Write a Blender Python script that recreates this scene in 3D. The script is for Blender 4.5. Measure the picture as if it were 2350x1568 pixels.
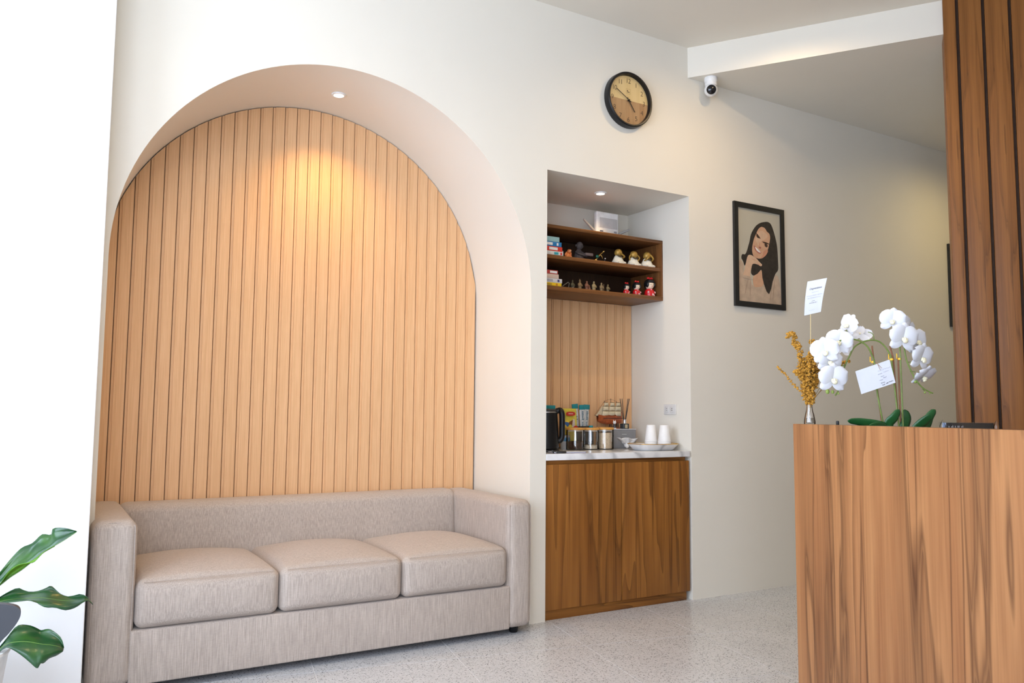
import bpy, bmesh, math, random
from mathutils import Vector, Matrix
random.seed(7)
for o in list(bpy.data.objects): bpy.data.objects.remove(o)
SC = bpy.context.scene
COL = SC.collection
PI = math.pi

# ------------------------------------------------------------------ camera
CAM_H, CAM_D = 1.1118, 3.6623
yaw, pit, rol = math.radians(30.495), math.radians(4.914), math.radians(0.508)
fw = Vector((math.sin(yaw)*math.cos(pit), math.cos(yaw)*math.cos(pit), math.sin(pit)))
rt = Vector((math.cos(yaw), -math.sin(yaw), 0)); up = rt.cross(fw)
rt2 = rt*math.cos(rol) + up*math.sin(rol); up2 = up*math.cos(rol) - rt*math.sin(rol)
cd = bpy.data.cameras.new('camera'); cam = bpy.data.objects.new('camera', cd); COL.objects.link(cam)
cd.sensor_width = 36.0; cd.lens = 36.0*1845.2/2350.0; cd.clip_start = 0.05
m = Matrix.Identity(4)
for i in range(3):
    m[i][0] = rt2[i]; m[i][1] = up2[i]; m[i][2] = -fw[i]
m[0][3], m[1][3], m[2][3] = 0.0, -CAM_D, CAM_H
cam.matrix_world = m
SC.camera = cam

# ------------------------------------------------------------------ world, exposure
W = bpy.data.worlds.new('sky'); SC.world = W; W.use_nodes = True
bg = W.node_tree.nodes['Background']
bg.inputs['Color'].default_value = (0.80, 0.93, 1.17, 1); bg.inputs['Strength'].default_value = 8.0
vs = SC.view_settings
vs.view_transform = 'Standard'; vs.look = 'None'; vs.gamma = 1.0; vs.use_curve_mapping = False
vs.exposure = 0.07
cy = SC.cycles
cy.max_bounces = 6; cy.diffuse_bounces = 4; cy.glossy_bounces = 3; cy.transmission_bounces = 4; cy.transparent_max_bounces = 10
cy.caustics_reflective = False; cy.caustics_refractive = False; cy.use_adaptive_sampling = True; cy.adaptive_threshold = 0.08; cy.adaptive_min_samples = 16

XL, XR, YF, HC = -1.9, 7.5, -4.5, 3.40       # room: left window wall, right wall, front window wall, ceiling

def portal(name, loc, rot, sx, sy):
    l = bpy.data.lights.new(name, 'AREA'); l.shape = 'RECTANGLE'; l.size = sx; l.size_y = sy
    l.cycles.is_portal = True
    o = bpy.data.objects.new(name, l); COL.objects.link(o); o.location = loc; o.rotation_euler = rot
    return o
portal('window_daylight', (XL-0.02, -2.1, 1.85), (0, -PI/2, 0), 2.5, 2.4)
portal('window_daylight', (-.9, YF-0.02, 1.7), (PI/2, 0, 0), 2.0, 2.8)

# ------------------------------------------------------------------ materials
def new_mat(name):
    mt = bpy.data.materials.new(name); mt.use_nodes = True
    nt = mt.node_tree; b = nt.nodes['Principled BSDF']
    return mt, nt, b
def lnk(nt, a, b): nt.links.new(a, b)
def node(nt, t, **kw):
    n = nt.nodes.new(t)
    for k, v in kw.items(): setattr(n, k, v)
    return n
def coords(nt, scale=(1,1,1), world=False, rot=(0,0,0)):
    mp = node(nt, 'ShaderNodeMapping'); mp.inputs['Scale'].default_value = scale; mp.inputs['Rotation'].default_value = rot
    if world:
        g = node(nt, 'ShaderNodeNewGeometry'); lnk(nt, g.outputs['Position'], mp.inputs['Vector'])
    else:
        g = node(nt, 'ShaderNodeTexCoord'); lnk(nt, g.outputs['Object'], mp.inputs['Vector'])
    return mp.outputs['Vector']
def noise(nt, vec, scale, detail=3, rough=.5, dist=0):
    n = node(nt, 'ShaderNodeTexNoise'); n.inputs['Scale'].default_value = scale; n.inputs['Detail'].default_value = detail
    n.inputs['Roughness'].default_value = rough; n.inputs['Distortion'].default_value = dist
    lnk(nt, vec, n.inputs['Vector']); return n.outputs['Fac']
def ramp(nt, fac, stops):
    r = node(nt, 'ShaderNodeValToRGB'); el = r.color_ramp.elements
    while len(el) < len(stops): el.new(0.5)
    for e, (p, c) in zip(el, stops):
        e.position = p; e.color = (c[0], c[1], c[2], 1)
    lnk(nt, fac, r.inputs['Fac']); return r.outputs['Color']
def mixc(nt, fac, a, b, mode='MIX'):
    x = node(nt, 'ShaderNodeMix', data_type='RGBA', blend_type=mode)
    for s, v in ((x.inputs['Factor'], fac), (x.inputs['A'], a), (x.inputs['B'], b)):
        if isinstance(v, (int, float)): s.default_value = v
        elif isinstance(v, tuple): s.default_value = (v[0], v[1], v[2], 1)
        else: lnk(nt, v, s)
    return x.outputs['Result']
def bump(nt, b, h, strength=.2, dist=.002):
    bp = node(nt, 'ShaderNodeBump'); bp.inputs['Strength'].default_value = strength; bp.inputs['Distance'].default_value = dist
    lnk(nt, h, bp.inputs['Height']); lnk(nt, bp.outputs['Normal'], b.inputs['Normal'])
CACHE = {}
def plain(name, col, rough=.5, metal=0, var=.06, spec=.5, scale=30, coat=0):
    """painted / moulded surface: base colour with a slight procedural mottling"""
    if name in CACHE: return CACHE[name]
    mt, nt, b = new_mat(name)
    n = noise(nt, coords(nt), scale, 3)
    lo = tuple(max(0, c*(1-var)) for c in col); hi = tuple(min(1, c*(1+var)) for c in col)
    lnk(nt, ramp(nt, n, [(.3, lo), (.7, hi)]), b.inputs['Base Color'])
    b.inputs['Roughness'].default_value = rough; b.inputs['Metallic'].default_value = metal
    b.inputs['Specular IOR Level'].default_value = spec
    if coat: b.inputs['Coat Weight'].default_value = coat
    CACHE[name] = mt; return mt
def plaster(name, col, rough=.55):
    mt, nt, b = new_mat(name)
    v = coords(nt, world=True)
    n = noise(nt, v, 2.2, 2)
    lnk(nt, ramp(nt, n, [(.25, tuple(c*.975 for c in col)), (.75, col)]), b.inputs['Base Color'])
    b.inputs['Roughness'].default_value = rough; b.inputs['Specular IOR Level'].default_value = .3
    return mt
def wood(name, dark, mid, light, sc=1.0, rough=.42, seed=0.0, vein=.75, rings=9.0):
    """teak-like veneer: grain along local z; growth rings are contour bands of a stretched noise field"""
    mt, nt, b = new_mat(name)
    tc = node(nt, 'ShaderNodeTexCoord')
    add = node(nt, 'ShaderNodeVectorMath', operation='ADD'); add.inputs[1].default_value = (seed, seed*.7, seed*1.3)
    lnk(nt, tc.outputs['Object'], add.inputs[0])
    def mp(s):
        q = node(nt, 'ShaderNodeMapping'); q.inputs['Scale'].default_value = s; lnk(nt, add.outputs[0], q.inputs['Vector']); return q.outputs['Vector']
    def math_(op, a_, b_=None, c_=None):
        n_ = node(nt, 'ShaderNodeMath', operation=op)
        for i_, v_ in enumerate((a_, b_, c_)):
            if v_ is None: continue
            if isinstance(v_, (int, float)): n_.inputs[i_].default_value = v_
            else: lnk(nt, v_, n_.inputs[i_])
        return n_.outputs[0]
    field = noise(nt, mp((6.5*sc, 6.5*sc, .42*sc)), 1.0, 3, .45, .25)
    tone = noise(nt, mp((16*sc, 16*sc, .30*sc)), 1.0, 2, .5)
    fine = noise(nt, mp((170*sc, 170*sc, 3.2*sc)), 1.0, 2, .6)
    ring = math_('FRACT', math_('MULTIPLY', field, rings))
    base = ramp(nt, tone, [(.30, mid), (.50, light), (.66, mid)])
    rc = ramp(nt, ring, [(.0, light), (.55, mid), (.90, tuple(.55*m_+.45*d_ for m_, d_ in zip(mid, dark))), (.985, dark), (1.0, light)])
    c = mixc(nt, .5*vein+.15, base, rc)
    # scattered dark mineral streaks
    st = node(nt, 'ShaderNodeMapRange'); st.inputs['From Min'].default_value = .018; st.inputs['From Max'].default_value = .0; st.inputs['To Max'].default_value = .85*vein
    lnk(nt, math_('ABSOLUTE', math_('SUBTRACT', tone, .40)), st.inputs['Value'])
    c = mixc(nt, st.outputs['Result'], c, dark)
    st2 = node(nt, 'ShaderNodeMapRange'); st2.inputs['From Min'].default_value = .012; st2.inputs['From Max'].default_value = .0; st2.inputs['To Max'].default_value = .8*vein
    lnk(nt, math_('ABSOLUTE', math_('SUBTRACT', field, .56)), st2.inputs['Value'])
    c = mixc(nt, st2.outputs['Result'], c, dark)
    c = mixc(nt, .17, c, ramp(nt, fine, [(.35, dark), (.62, light)]))
    lnk(nt, c, b.inputs['Base Color'])
    b.inputs['Roughness'].default_value = rough; b.inputs['Specular IOR Level'].default_value = .3
    return mt
def glass(name, col=(1,1,1), rough=0.02, mixw=.12):
    """thin clear glass: transparent with a fresnel gloss"""
    mt, nt, b = new_mat(name)
    out = nt.nodes['Material Output']; nt.nodes.remove(b)
    tr = node(nt, 'ShaderNodeBsdfTransparent'); tr.inputs['Color'].default_value = (col[0], col[1], col[2], 1)
    gl = node(nt, 'ShaderNodeBsdfGlossy'); gl.inputs['Roughness'].default_value = rough
    fr = node(nt, 'ShaderNodeLayerWeight'); fr.inputs['Blend'].default_value = .18
    n = noise(nt, coords(nt), 12, 2)
    mr = node(nt, 'ShaderNodeMath', operation='MULTIPLY_ADD'); mr.inputs[1].default_value = .03; mr.inputs[2].default_value = mixw*.4
    lnk(nt, n, mr.inputs[0])
    ad = node(nt, 'ShaderNodeMath', operation='ADD', use_clamp=True); lnk(nt, fr.outputs['Fresnel'], ad.inputs[0]); lnk(nt, mr.outputs[0], ad.inputs[1])
    mx = node(nt, 'ShaderNodeMixShader'); lnk(nt, ad.outputs[0], mx.inputs[0]); lnk(nt, tr.outputs[0], mx.inputs[1]); lnk(nt, gl.outputs[0], mx.inputs[2])
    lnk(nt, mx.outputs[0], out.inputs['Surface']); return mt
def emit(name, col, s):
    mt, nt, b = new_mat(name)
    b.inputs['Base Color'].default_value = (*col, 1); b.inputs['Emission Color'].default_value = (*col, 1); b.inputs['Emission Strength'].default_value = s
    return mt

M_WALL = plaster('warm_white_plaster', (.80, .75, .65), .45)
M_CEIL = plaster('ceiling_paint', (.80, .74, .635), .6)
M_PIER = plaster('white_pier_paint', (.88, .88, .87), .5)
M_TEAK = wood('teak_veneer', (.06, .017, .003), (.215, .074, .013), (.34, .135, .026), seed=3.1, sc=.75, vein=.8)
M_TEAK2 = wood('teak_veneer_shelf', (.045, .016, .005), (.145, .056, .016), (.22, .09, .027), seed=9.4, sc=1.3)
M_TEAKB = wood('teak_wall_board', (.06, .020, .004), (.21, .078, .018), (.31, .125, .032), seed=5.5, vein=.5)
M_TEAKD = wood('teak_desk_front', (.085, .030, .011), (.30, .124, .047), (.43, .205, .082), seed=17.7, sc=.80, vein=1.0)

def mat_slat():
    mt, nt, b = new_mat('tan_fluted_panel')
    fine = noise(nt, coords(nt, (300, 300, 6)), 1.0, 2); big = noise(nt, coords(nt, (6, 6, .6)), 1.0, 3)
    c = mixc(nt, .35, ramp(nt, fine, [(.3, (.66, .375, .18)), (.7, (.80, .495, .265))]), ramp(nt, big, [(.3, (.68, .39, .19)), (.7, (.79, .485, .26))]))
    lnk(nt, c, b.inputs['Base Color']); b.inputs['Roughness'].default_value = .55; b.inputs['Specular IOR Level'].default_value = .3
    bump(nt, b, fine, .1, .001); return mt
M_SLAT = mat_slat()
def mat_fabric():
    mt, nt, b = new_mat('oatmeal_linen_fabric')
    s1 = noise(nt, coords(nt, (330, 330, 12)), 1.0, 2, .6); s2 = noise(nt, coords(nt, (60, 60, 420)), 1.0, 2, .6); big = noise(nt, coords(nt), 5, 3)
    c1 = ramp(nt, s1, [(.3, (.255, .21, .175)), (.7, (.60, .505, .435))])
    c2 = ramp(nt, s2, [(.3, (.355, .295, .25)), (.7, (.515, .44, .38))])
    c = mixc(nt, .4, c1, c2)
    c = mixc(nt, .2, c, ramp(nt, big, [(.3, (.40, .33, .28)), (.7, (.485, .42, .36))]))
    lnk(nt, c, b.inputs['Base Color']); b.inputs['Roughness'].default_value = .9; b.inputs['Specular IOR Level'].default_value = .15
    b.inputs['Sheen Weight'].default_value = .15
    bump(nt, b, s1, .25, .0015); return mt
M_FAB = mat_fabric()
def mat_terrazzo():
    mt, nt, b = new_mat('grey_terrazzo')
    v = coords(nt, world=True)
    base = ramp(nt, noise(nt, v, 3.5, 4), [(.3, (.53, .545, .57)), (.7, (.60, .615, .64))])
    mot = ramp(nt, noise(nt, v, 70, 3), [(.35, (.40, .395, .39)), (.65, (.70, .70, .70))])
    c = mixc(nt, .22, base, mot)
    for sc, lo, hi, col, amt in ((170, .06, .13, (.12, .115, .115), .85), (105, .045, .10, (.07, .07, .07), .9), (120, .04, .11, (.80, .80, .79), .5)):
        vo = node(nt, 'ShaderNodeTexVoronoi'); vo.inputs['Scale'].default_value = sc
        off = node(nt, 'ShaderNodeVectorMath', operation='ADD'); off.inputs[1].default_value = (sc*.37, sc*.11, 0); lnk(nt, v, off.inputs[0]); lnk(nt, off.outputs[0], vo.inputs['Vector'])
        # only some cells carry a chip of that colour
        sep = node(nt, 'ShaderNodeSeparateColor'); lnk(nt, vo.outputs['Color'], sep.inputs[0])
        gt = node(nt, 'ShaderNodeMath', operation='GREATER_THAN'); gt.inputs[1].default_value = .76; lnk(nt, sep.outputs[0], gt.inputs[0])
        mr = node(nt, 'ShaderNodeMapRange'); mr.inputs['From Min'].default_value = hi*4; mr.inputs['From Max'].default_value = lo*4
        mr.inputs['To Max'].default_value = amt; lnk(nt, vo.outputs['Distance'], mr.inputs['Value'])
        mu = node(nt, 'ShaderNodeMath', operation='MULTIPLY'); lnk(nt, gt.outputs[0], mu.inputs[0]); lnk(nt, mr.outputs['Result'], mu.inputs[1])
        c = mixc(nt, mu.outputs[0], c, col)
    lnk(nt, c, b.inputs['Base Color']); b.inputs['Roughness'].default_value = .26; b.inputs['Specular IOR Level'].default_value = .4
    return mt
M_TERR = mat_terrazzo()
def mat_marble():
    mt, nt, b = new_mat('white_veined_marble')
    v = coords(nt, (1, 1, 1))
    n = noise(nt, v, 3.2, 6, .6, 1.6)
    wv = node(nt, 'ShaderNodeTexWave', wave_type='BANDS', bands_direction='DIAGONAL'); wv.inputs['Scale'].default_value = 2.4; wv.inputs['Distortion'].default_value = 9; wv.inputs['Detail'].default_value = 4
    lnk(nt, v, wv.inputs['Vector'])
    c = ramp(nt, wv.outputs['Fac'], [(.0, (.36, .355, .36)), (.10, (.62, .61, .61)), (.35, (.82, .81, .80))])
    c = mixc(nt, .35, c, ramp(nt, n, [(.35, (.55, .54, .54)), (.6, (.84, .83, .82))]))
    lnk(nt, c, b.inputs['Base Color']); b.inputs['Roughness'].default_value = .12; return mt
M_MARBLE = mat_marble()

M_BLACK = plain('black_satin_plastic', (.008, .008, .009), .38, spec=.3)
M_BLACKM = plain('black_matte', (.02, .02, .021), .55)
M_WHITE = plain('white_plastic', (.80, .80, .79), .35)
M_PAPER = plain('white_card', (.70, .71, .76), .7, var=.02)
M_INK = plain('dark_ink', (.05, .05, .09), .7)
M_INKL = plain('pale_ink', (.40, .40, .50), .7)
M_STEEL = plain('brushed_metal', (.62, .62, .63), .28, 1)
M_GOLD = plain('polished_gold', (.78, .52, .16), .25, 1)
M_GLASS = glass('clear_glass')
M_LENS = emit('lamp_lens', (1.0, .86, .66), 9.0)

# ------------------------------------------------------------------ mesh helpers
class MB:
    def __init__(s): s.v = []; s.f = []; s.m = []
    def add(s, vs, fs, mi=0):
        o = len(s.v); s.v += [tuple(p) for p in vs]; s.f += [tuple(i+o for i in f) for f in fs]; s.m += [mi]*len(fs); return s
    def box(s, x0, x1, y0, y1, z0, z1, mi=0):
        v = [(x0,y0,z0),(x1,y0,z0),(x1,y1,z0),(x0,y1,z0),(x0,y0,z1),(x1,y0,z1),(x1,y1,z1),(x0,y1,z1)]
        return s.add(v, [(0,3,2,1),(4,5,6,7),(0,1,5,4),(1,2,6,5),(2,3,7,6),(3,0,4,7)], mi)
    def rbox(s, x0, x1, y0, y1, z0, z1, r=.003, n=1, mid=(1,1,1), deform=None, mi=0):
        c = ((x0+x1)/2, (y0+y1)/2, (z0+z1)/2); h = ((x1-x0)/2, (y1-y0)/2, (z1-z0)/2); r = min(r, *[q*.98 for q in h])
        ax = []
        for k in range(3):
            e = [h[k]-r + r*math.tan(PI/4*i/n) for i in range(n+1)]
            mids = [-(h[k]-r) + 2*(h[k]-r)*j/mid[k] for j in range(1, mid[k])]
            ax.append([-q for q in reversed(e)] + mids + e)
        idx = {}; vs = []; fs = []
        def vid(p):
            key = tuple(round(q, 6) for q in p)
            if key in idx: return idx[key]
            inn = [max(-(h[k]-r), min(h[k]-r, p[k])) for k in range(3)]
            d = [p[k]-inn[k] for k in range(3)]; L = math.sqrt(sum(q*q for q in d)) or 1
            q = [c[k]+inn[k]+d[k]/L*r for k in range(3)]
            if deform: q = deform(q, [p[k]/h[k] for k in range(3)])
            idx[key] = len(vs); vs.append(tuple(q)); return idx[key]
        for k in range(3):
            a, b = (k+1) % 3, (k+2) % 3
            for sgn in (-1, 1):
                for i in range(len(ax[a])-1):
                    for j in range(len(ax[b])-1):
                        quad = []
                        for (u, w) in ((i, j), (i+1, j), (i+1, j+1), (i, j+1)):
                            p = [0, 0, 0]; p[k] = sgn*h[k]; p[a] = ax[a][u]; p[b] = ax[b][w]; quad.append(vid(p))
                        fs.append(tuple(quad) if sgn > 0 else tuple(reversed(quad)))
        return s.add(vs, fs, mi)
    def lathe(s, prof, seg=20, c=(0,0,0), axis='z', mi=0, sx=1, sy=1, caps=True):
        vs = []; fs = []; n = len(prof)
        for i in range(seg):
            a = 2*PI*i/seg
            for (r, z) in prof:
                p = (r*math.cos(a)*sx, r*math.sin(a)*sy, z)
                if axis == 'y': p = (p[0], -p[2], p[1])     # axis pointing to -y (out of the wall)
                vs.append((c[0]+p[0], c[1]+p[1], c[2]+p[2]))
        for i in range(seg):
            k = (i+1) % seg
            for j in range(n-1):
                fs.append((i*n+j, k*n+j, k*n+j+1, i*n+j+1))
        if caps and prof[0][0] > 1e-6: fs.append(tuple(i*n for i in reversed(range(seg))))
        if caps and prof[-1][0] > 1e-6: fs.append(tuple(i*n+n-1 for i in range(seg)))
        return s.add(vs, fs, mi)
    def ball(s, c, r, seg=14, rings=8, mi=0, rot=None):
        rx, ry, rz = (r, r, r) if isinstance(r, (int, float)) else r
        vs = []; fs = []
        for j in range(rings+1):
            t = PI*j/rings
            for i in range(seg):
                a = 2*PI*i/seg
                p = Vector((rx*math.sin(t)*math.cos(a), ry*math.sin(t)*math.sin(a), rz*math.cos(t)))
                if rot is not None: p = rot @ p
                vs.append((c[0]+p.x, c[1]+p.y, c[2]+p.z))
        for j in range(rings):
            for i in range(seg):
                k = (i+1) % seg
                fs.append((j*seg+i, (j+1)*seg+i, (j+1)*seg+k, j*seg+k))
        return s.add(vs, fs, mi)
    def tube(s, pts, r, seg=8, mi=0):
        pts = [Vector(p) for p in pts]; n = len(pts)
        rr = r if isinstance(r, (list, tuple)) else [r]*n
        vs = []; fs = []; ref = Vector((0.31, 0.17, 1)).normalized()
        for i, p in enumerate(pts):
            t = (pts[min(i+1, n-1)]-pts[max(i-1, 0)]).normalized()
            a = t.cross(ref)
            if a.length < .05: a = t.cross(Vector((1, 0, 0)))
            a.normalize(); b = t.cross(a)
            for k in range(seg):
                q = p + (a*math.cos(2*PI*k/seg) + b*math.sin(2*PI*k/seg))*rr[i]; vs.append(tuple(q))
        for i in range(n-1):
            for k in range(seg):
                l = (k+1) % seg
                fs.append((i*seg+k, (i+1)*seg+k, (i+1)*seg+l, i*seg+l))
        fs.append(tuple(range(seg))); fs.append(tuple((n-1)*seg+k for k in reversed(range(seg))))
        return s.add(vs, fs, mi)
    def prism(s, poly, d0, d1, plane='xz', mi=0):
        """2-D outline extruded between depths d0 and d1"""
        def P(u, w, d): return (u, d, w) if plane == 'xz' else ((u, w, d) if plane == 'xy' else (d, u, w))
        n = len(poly); vs = [P(u, w, d0) for u, w in poly]+[P(u, w, d1) for u, w in poly]
        fs = [tuple(range(n)), tuple(reversed(range(n, 2*n)))]
        for i in range(n):
            j = (i+1) % n; fs.append((i, i+n, j+n, j))
        return s.add(vs, fs, mi)
    def loft(s, rows, mi=0):
        n = len(rows[0]); vs = [p for r in rows for p in r]; fs = []
        for i in range(len(rows)-1):
            for j in range(n-1):
                fs.append((i*n+j, i*n+j+1, (i+1)*n+j+1, (i+1)*n+j))
        return s.add(vs, fs, mi)
    def mesh(s, name, mats, sharp=38, fix=True, smooth=True):
        me = bpy.data.meshes.new(name); me.from_pydata(s.v, [], s.f)
        if fix:
            b = bmesh.new(); b.from_mesh(me); bmesh.ops.recalc_face_normals(b, faces=b.faces); b.to_mesh(me); b.free()
        if not isinstance(mats, (list, tuple)): mats = [mats]
        for q in mats: me.materials.append(q)
        if len(mats) > 1: me.polygons.foreach_set('material_index', s.m)
        if smooth:
            me.polygons.foreach_set('use_smooth', [True]*len(me.polygons)); me.set_sharp_from_angle(angle=math.radians(sharp))
        me.update(); return me
    def obj(s, name, mats, parent=None, loc=None, rot=None, **kw):
        o = bpy.data.objects.new(name, s.mesh(name, mats, **kw)); COL.objects.link(o)
        if loc is not None: o.location = loc
        if rot is not None: o.rotation_euler = rot
        if parent is not None: o.parent = parent
        return o
def tag(o, label=None, cat=None, group=None, kind=None):
    if label: o['label'] = label
    if cat: o['category'] = cat
    if group: o['group'] = group
    if kind: o['kind'] = kind
    return o
def thing(name, label, cat, loc=(0,0,0), rotz=0, group=None):
    o = bpy.data.objects.new(name, None); COL.objects.link(o); o.empty_display_size = .05
    o.location = loc; o.rotation_euler = (0, 0, rotz)
    return tag(o, label, cat, group)
def struct(name, mb, mats, parent=None, **kw):
    o = mb.obj(name, mats, parent, **kw)
    if parent is None: o['kind'] = 'structure'
    return o
def copy_tree(o, parent=None):
    c = o.copy(); COL.objects.link(c); c.parent = parent
    for ch in list(o.children): copy_tree(ch, c)
    return c
def text_mesh(txt, size, name='lettering', depth=.0004, space=1.0, offset=0.0, shear=0.0):
    cu = bpy.data.curves.new(name, 'FONT'); cu.body = txt; cu.size = size; cu.extrude = depth; cu.align_x = 'CENTER'; cu.align_y = 'CENTER'
    cu.space_character = space; cu.offset = offset; cu.resolution_u = 3; cu.shear = shear
    o = bpy.data.objects.new(name, cu); COL.objects.link(o); bpy.context.view_layer.update()
    dg = bpy.context.evaluated_depsgraph_get(); me = bpy.data.meshes.new_from_object(o.evaluated_get(dg))
    bpy.data.objects.remove(o); me.name = name; return me
def text(txt, size, mat, parent, loc, rot=(PI/2, 0, 0), name='lettering', **kw):
    me = text_mesh(txt, size, name, **kw); me.materials.clear(); me.materials.append(mat)
    o = bpy.data.objects.new(name, me); COL.objects.link(o); o.location = loc; o.rotation_euler = rot; o.parent = parent
    return o
def spline(pts, n=6):
    """Catmull-Rom through points of any dimension"""
    P = [Vector(p) for p in pts]; out = []
    for i in range(len(P)-1):
        p0, p1, p2, p3 = P[max(i-1, 0)], P[i], P[i+1], P[min(i+2, len(P)-1)]
        for k in range(n):
            t = k/n
            out.append(.5*((2*p1)+(p2-p0)*t+(2*p0-5*p1+4*p2-p3)*t*t+(3*p1-p0-3*p2+p3)*t**3))
    out.append(P[-1]); return out
def closed(pts, n=4):
    P = [Vector((p[0], p[1], 0)) for p in pts]; N = len(P); out = []
    for i in range(N):
        p0, p1, p2, p3 = P[i-1], P[i], P[(i+1) % N], P[(i+2) % N]
        for k in range(n):
            t = k/n
            q = .5*((2*p1)+(p2-p0)*t+(2*p0-5*p1+4*p2-p3)*t*t+(3*p1-p0-3*p2+p3)*t**3); out.append((q.x, q.y))
    return out

def strokes(fn, u0, u1, v, h, mat, parent, name, seed):
    """unreadably small print: a row of short letter-like strokes"""
    random.seed(seed); mb = MB(); u = u0; w = h*.55
    while u < u1-w:
        if random.random() < .16: u += w*1.2; continue
        hh = h*random.uniform(.55, 1.0)
        q_ = [fn(u, v-h/2), fn(u+w*.62, v-h/2), fn(u+w*.62, v-h/2+hh), fn(u, v-h/2+hh)]
        mb.add(q_, [(0, 1, 2, 3)]); u += w
    o = mb.obj(name, mat, parent, smooth=False, fix=False); o['kind'] = 'stuff'; return o

# ================================================================== SETTING
# ---- floor: slab with 0.63 m terrazzo tiles, turned 11 degrees to the arch wall
slab = MB(); slab.box(XL, XR, YF, .60, -.12, -.0012)
floor = struct('floor', slab, plain('pale_grout', (.72, .72, .72), .8), smooth=False)
ta = math.radians(-101); te = (math.cos(ta), math.sin(ta)); tn = (-te[1], te[0])
T = .63; g = .0017; t0 = (2.367, -.161)
def clip(poly, x0, x1, y0, y1):
    for ax, lim, keep in ((0, x0, 1), (0, x1, -1), (1, y0, 1), (1, y1, -1)):
        out = []
        for i in range(len(poly)):
            a, b = poly[i-1], poly[i]; ia = (a[ax]-lim)*keep >= 0; ib = (b[ax]-lim)*keep >= 0
            if ia != ib:
                t = (lim-a[ax])/(b[ax]-a[ax]); out.append((a[0]+(b[0]-a[0])*t, a[1]+(b[1]-a[1])*t))
            if ib: out.append(b)
        poly = out
        if not poly: return poly
    return poly
for i in range(-10, 12):
    for j in range(-6, 14):
        q = []
        for a, b in ((i*T+g, j*T+g), ((i+1)*T-g, j*T+g), ((i+1)*T-g, (j+1)*T-g), (i*T+g, (j+1)*T-g)):
            q.append((t0[0]+tn[0]*a+te[0]*(b-.33), t0[1]+tn[1]*a+te[1]*(b-.33)))
        q = clip(q, XL+.002, XR-.002, YF+.002, .598)
        if len(q) < 3: continue
        area = abs(sum(q[k-1][0]*q[k][1]-q[k][0]*q[k-1][1] for k in range(len(q))))/2
        if area < .004: continue
        MB().prism(q, -.0012, 0, 'xy').obj('tile', M_TERR, floor, smooth=False)

# ---- arch wall with its two openings and their reveals
AX, AZ, AR, AD = 1.25, 1.735, 1.025, .66
NX0, NX1, NZ, ND = 2.375, 3.42, 2.446, .60
wb = MB(); XW0 = XL
def q4(mb, a, b, c, d): mb.add([a, b, c, d], [(0, 1, 2, 3)])
q4(wb, (XW0,0,0), (AX-AR,0,0), (AX-AR,0,HC), (XW0,0,HC))
NS = 72
arc = [(AX-AR*math.cos(PI*i/NS), AZ+AR*math.sin(PI*i/NS)) for i in range(NS+1)]
for i in range(NS):
    (xa, za), (xb, zb) = arc[i], arc[i+1]
    q4(wb, (xa,0,za), (xb,0,zb), (xb,0,HC), (xa,0,HC))
q4(wb, (AX+AR,0,0), (NX0,0,0), (NX0,0,HC), (AX+AR,0,HC))
q4(wb, (NX0,0,NZ), (NX1,0,NZ), (NX1,0,HC), (NX0,0,HC))
q4(wb, (NX1,0,0), (XR,0,0), (XR,0,HC), (NX1,0,HC))
path = [(AX-AR, 0)] + arc + [(AX+AR, 0)]
rv = [(x, 0, z) for x, z in path] + [(x, AD, z) for x, z in path]; n = len(path)
wb.add(rv, [(i, i+1, i+1+n, i+n) for i in range(n-1)])
wb.add([(x, AD, z) for x, z in path], [tuple(range(n))])
for a, b in (((NX0,0), (NX0,NZ)), ((NX0,NZ), (NX1,NZ)), ((NX1,NZ), (NX1,0))):
    q4(wb, (a[0],0,a[1]), (b[0],0,b[1]), (b[0],ND,b[1]), (a[0],ND,a[1]))
q4(wb, (NX0,ND,0), (NX1,ND,0), (NX1,ND,NZ), (NX0,ND,NZ))
struct('wall_back', wb, M_WALL, fix=False, sharp=30)
# ---- pier standing in front of the wall on the left
pb = MB(); pb.rbox(-.62, .1934, -.25, -.002, 0, HC, .004, 2)
struct('wall_left', pb, M_PIER)
# ---- ceiling, lowered soffit, the other walls
cb = MB(); cb.box(XL, XR, YF, 0, HC, HC+.12); struct('ceiling', cb, M_CEIL, smooth=False)
sb = MB(); sb.prism([(3.42, -.0005), (4.205, -1.168), (4.75, -1.976), (XR, -1.976), (XR, -.0005)], 3.205, HC, 'xy')
struct('ceiling_soffit', sb, M_WALL, smooth=False)
rb = MB(); rb.box(XR, XR+.12, YF, 0, 0, HC); struct('wall_right', rb, M_WALL, smooth=False)
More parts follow.
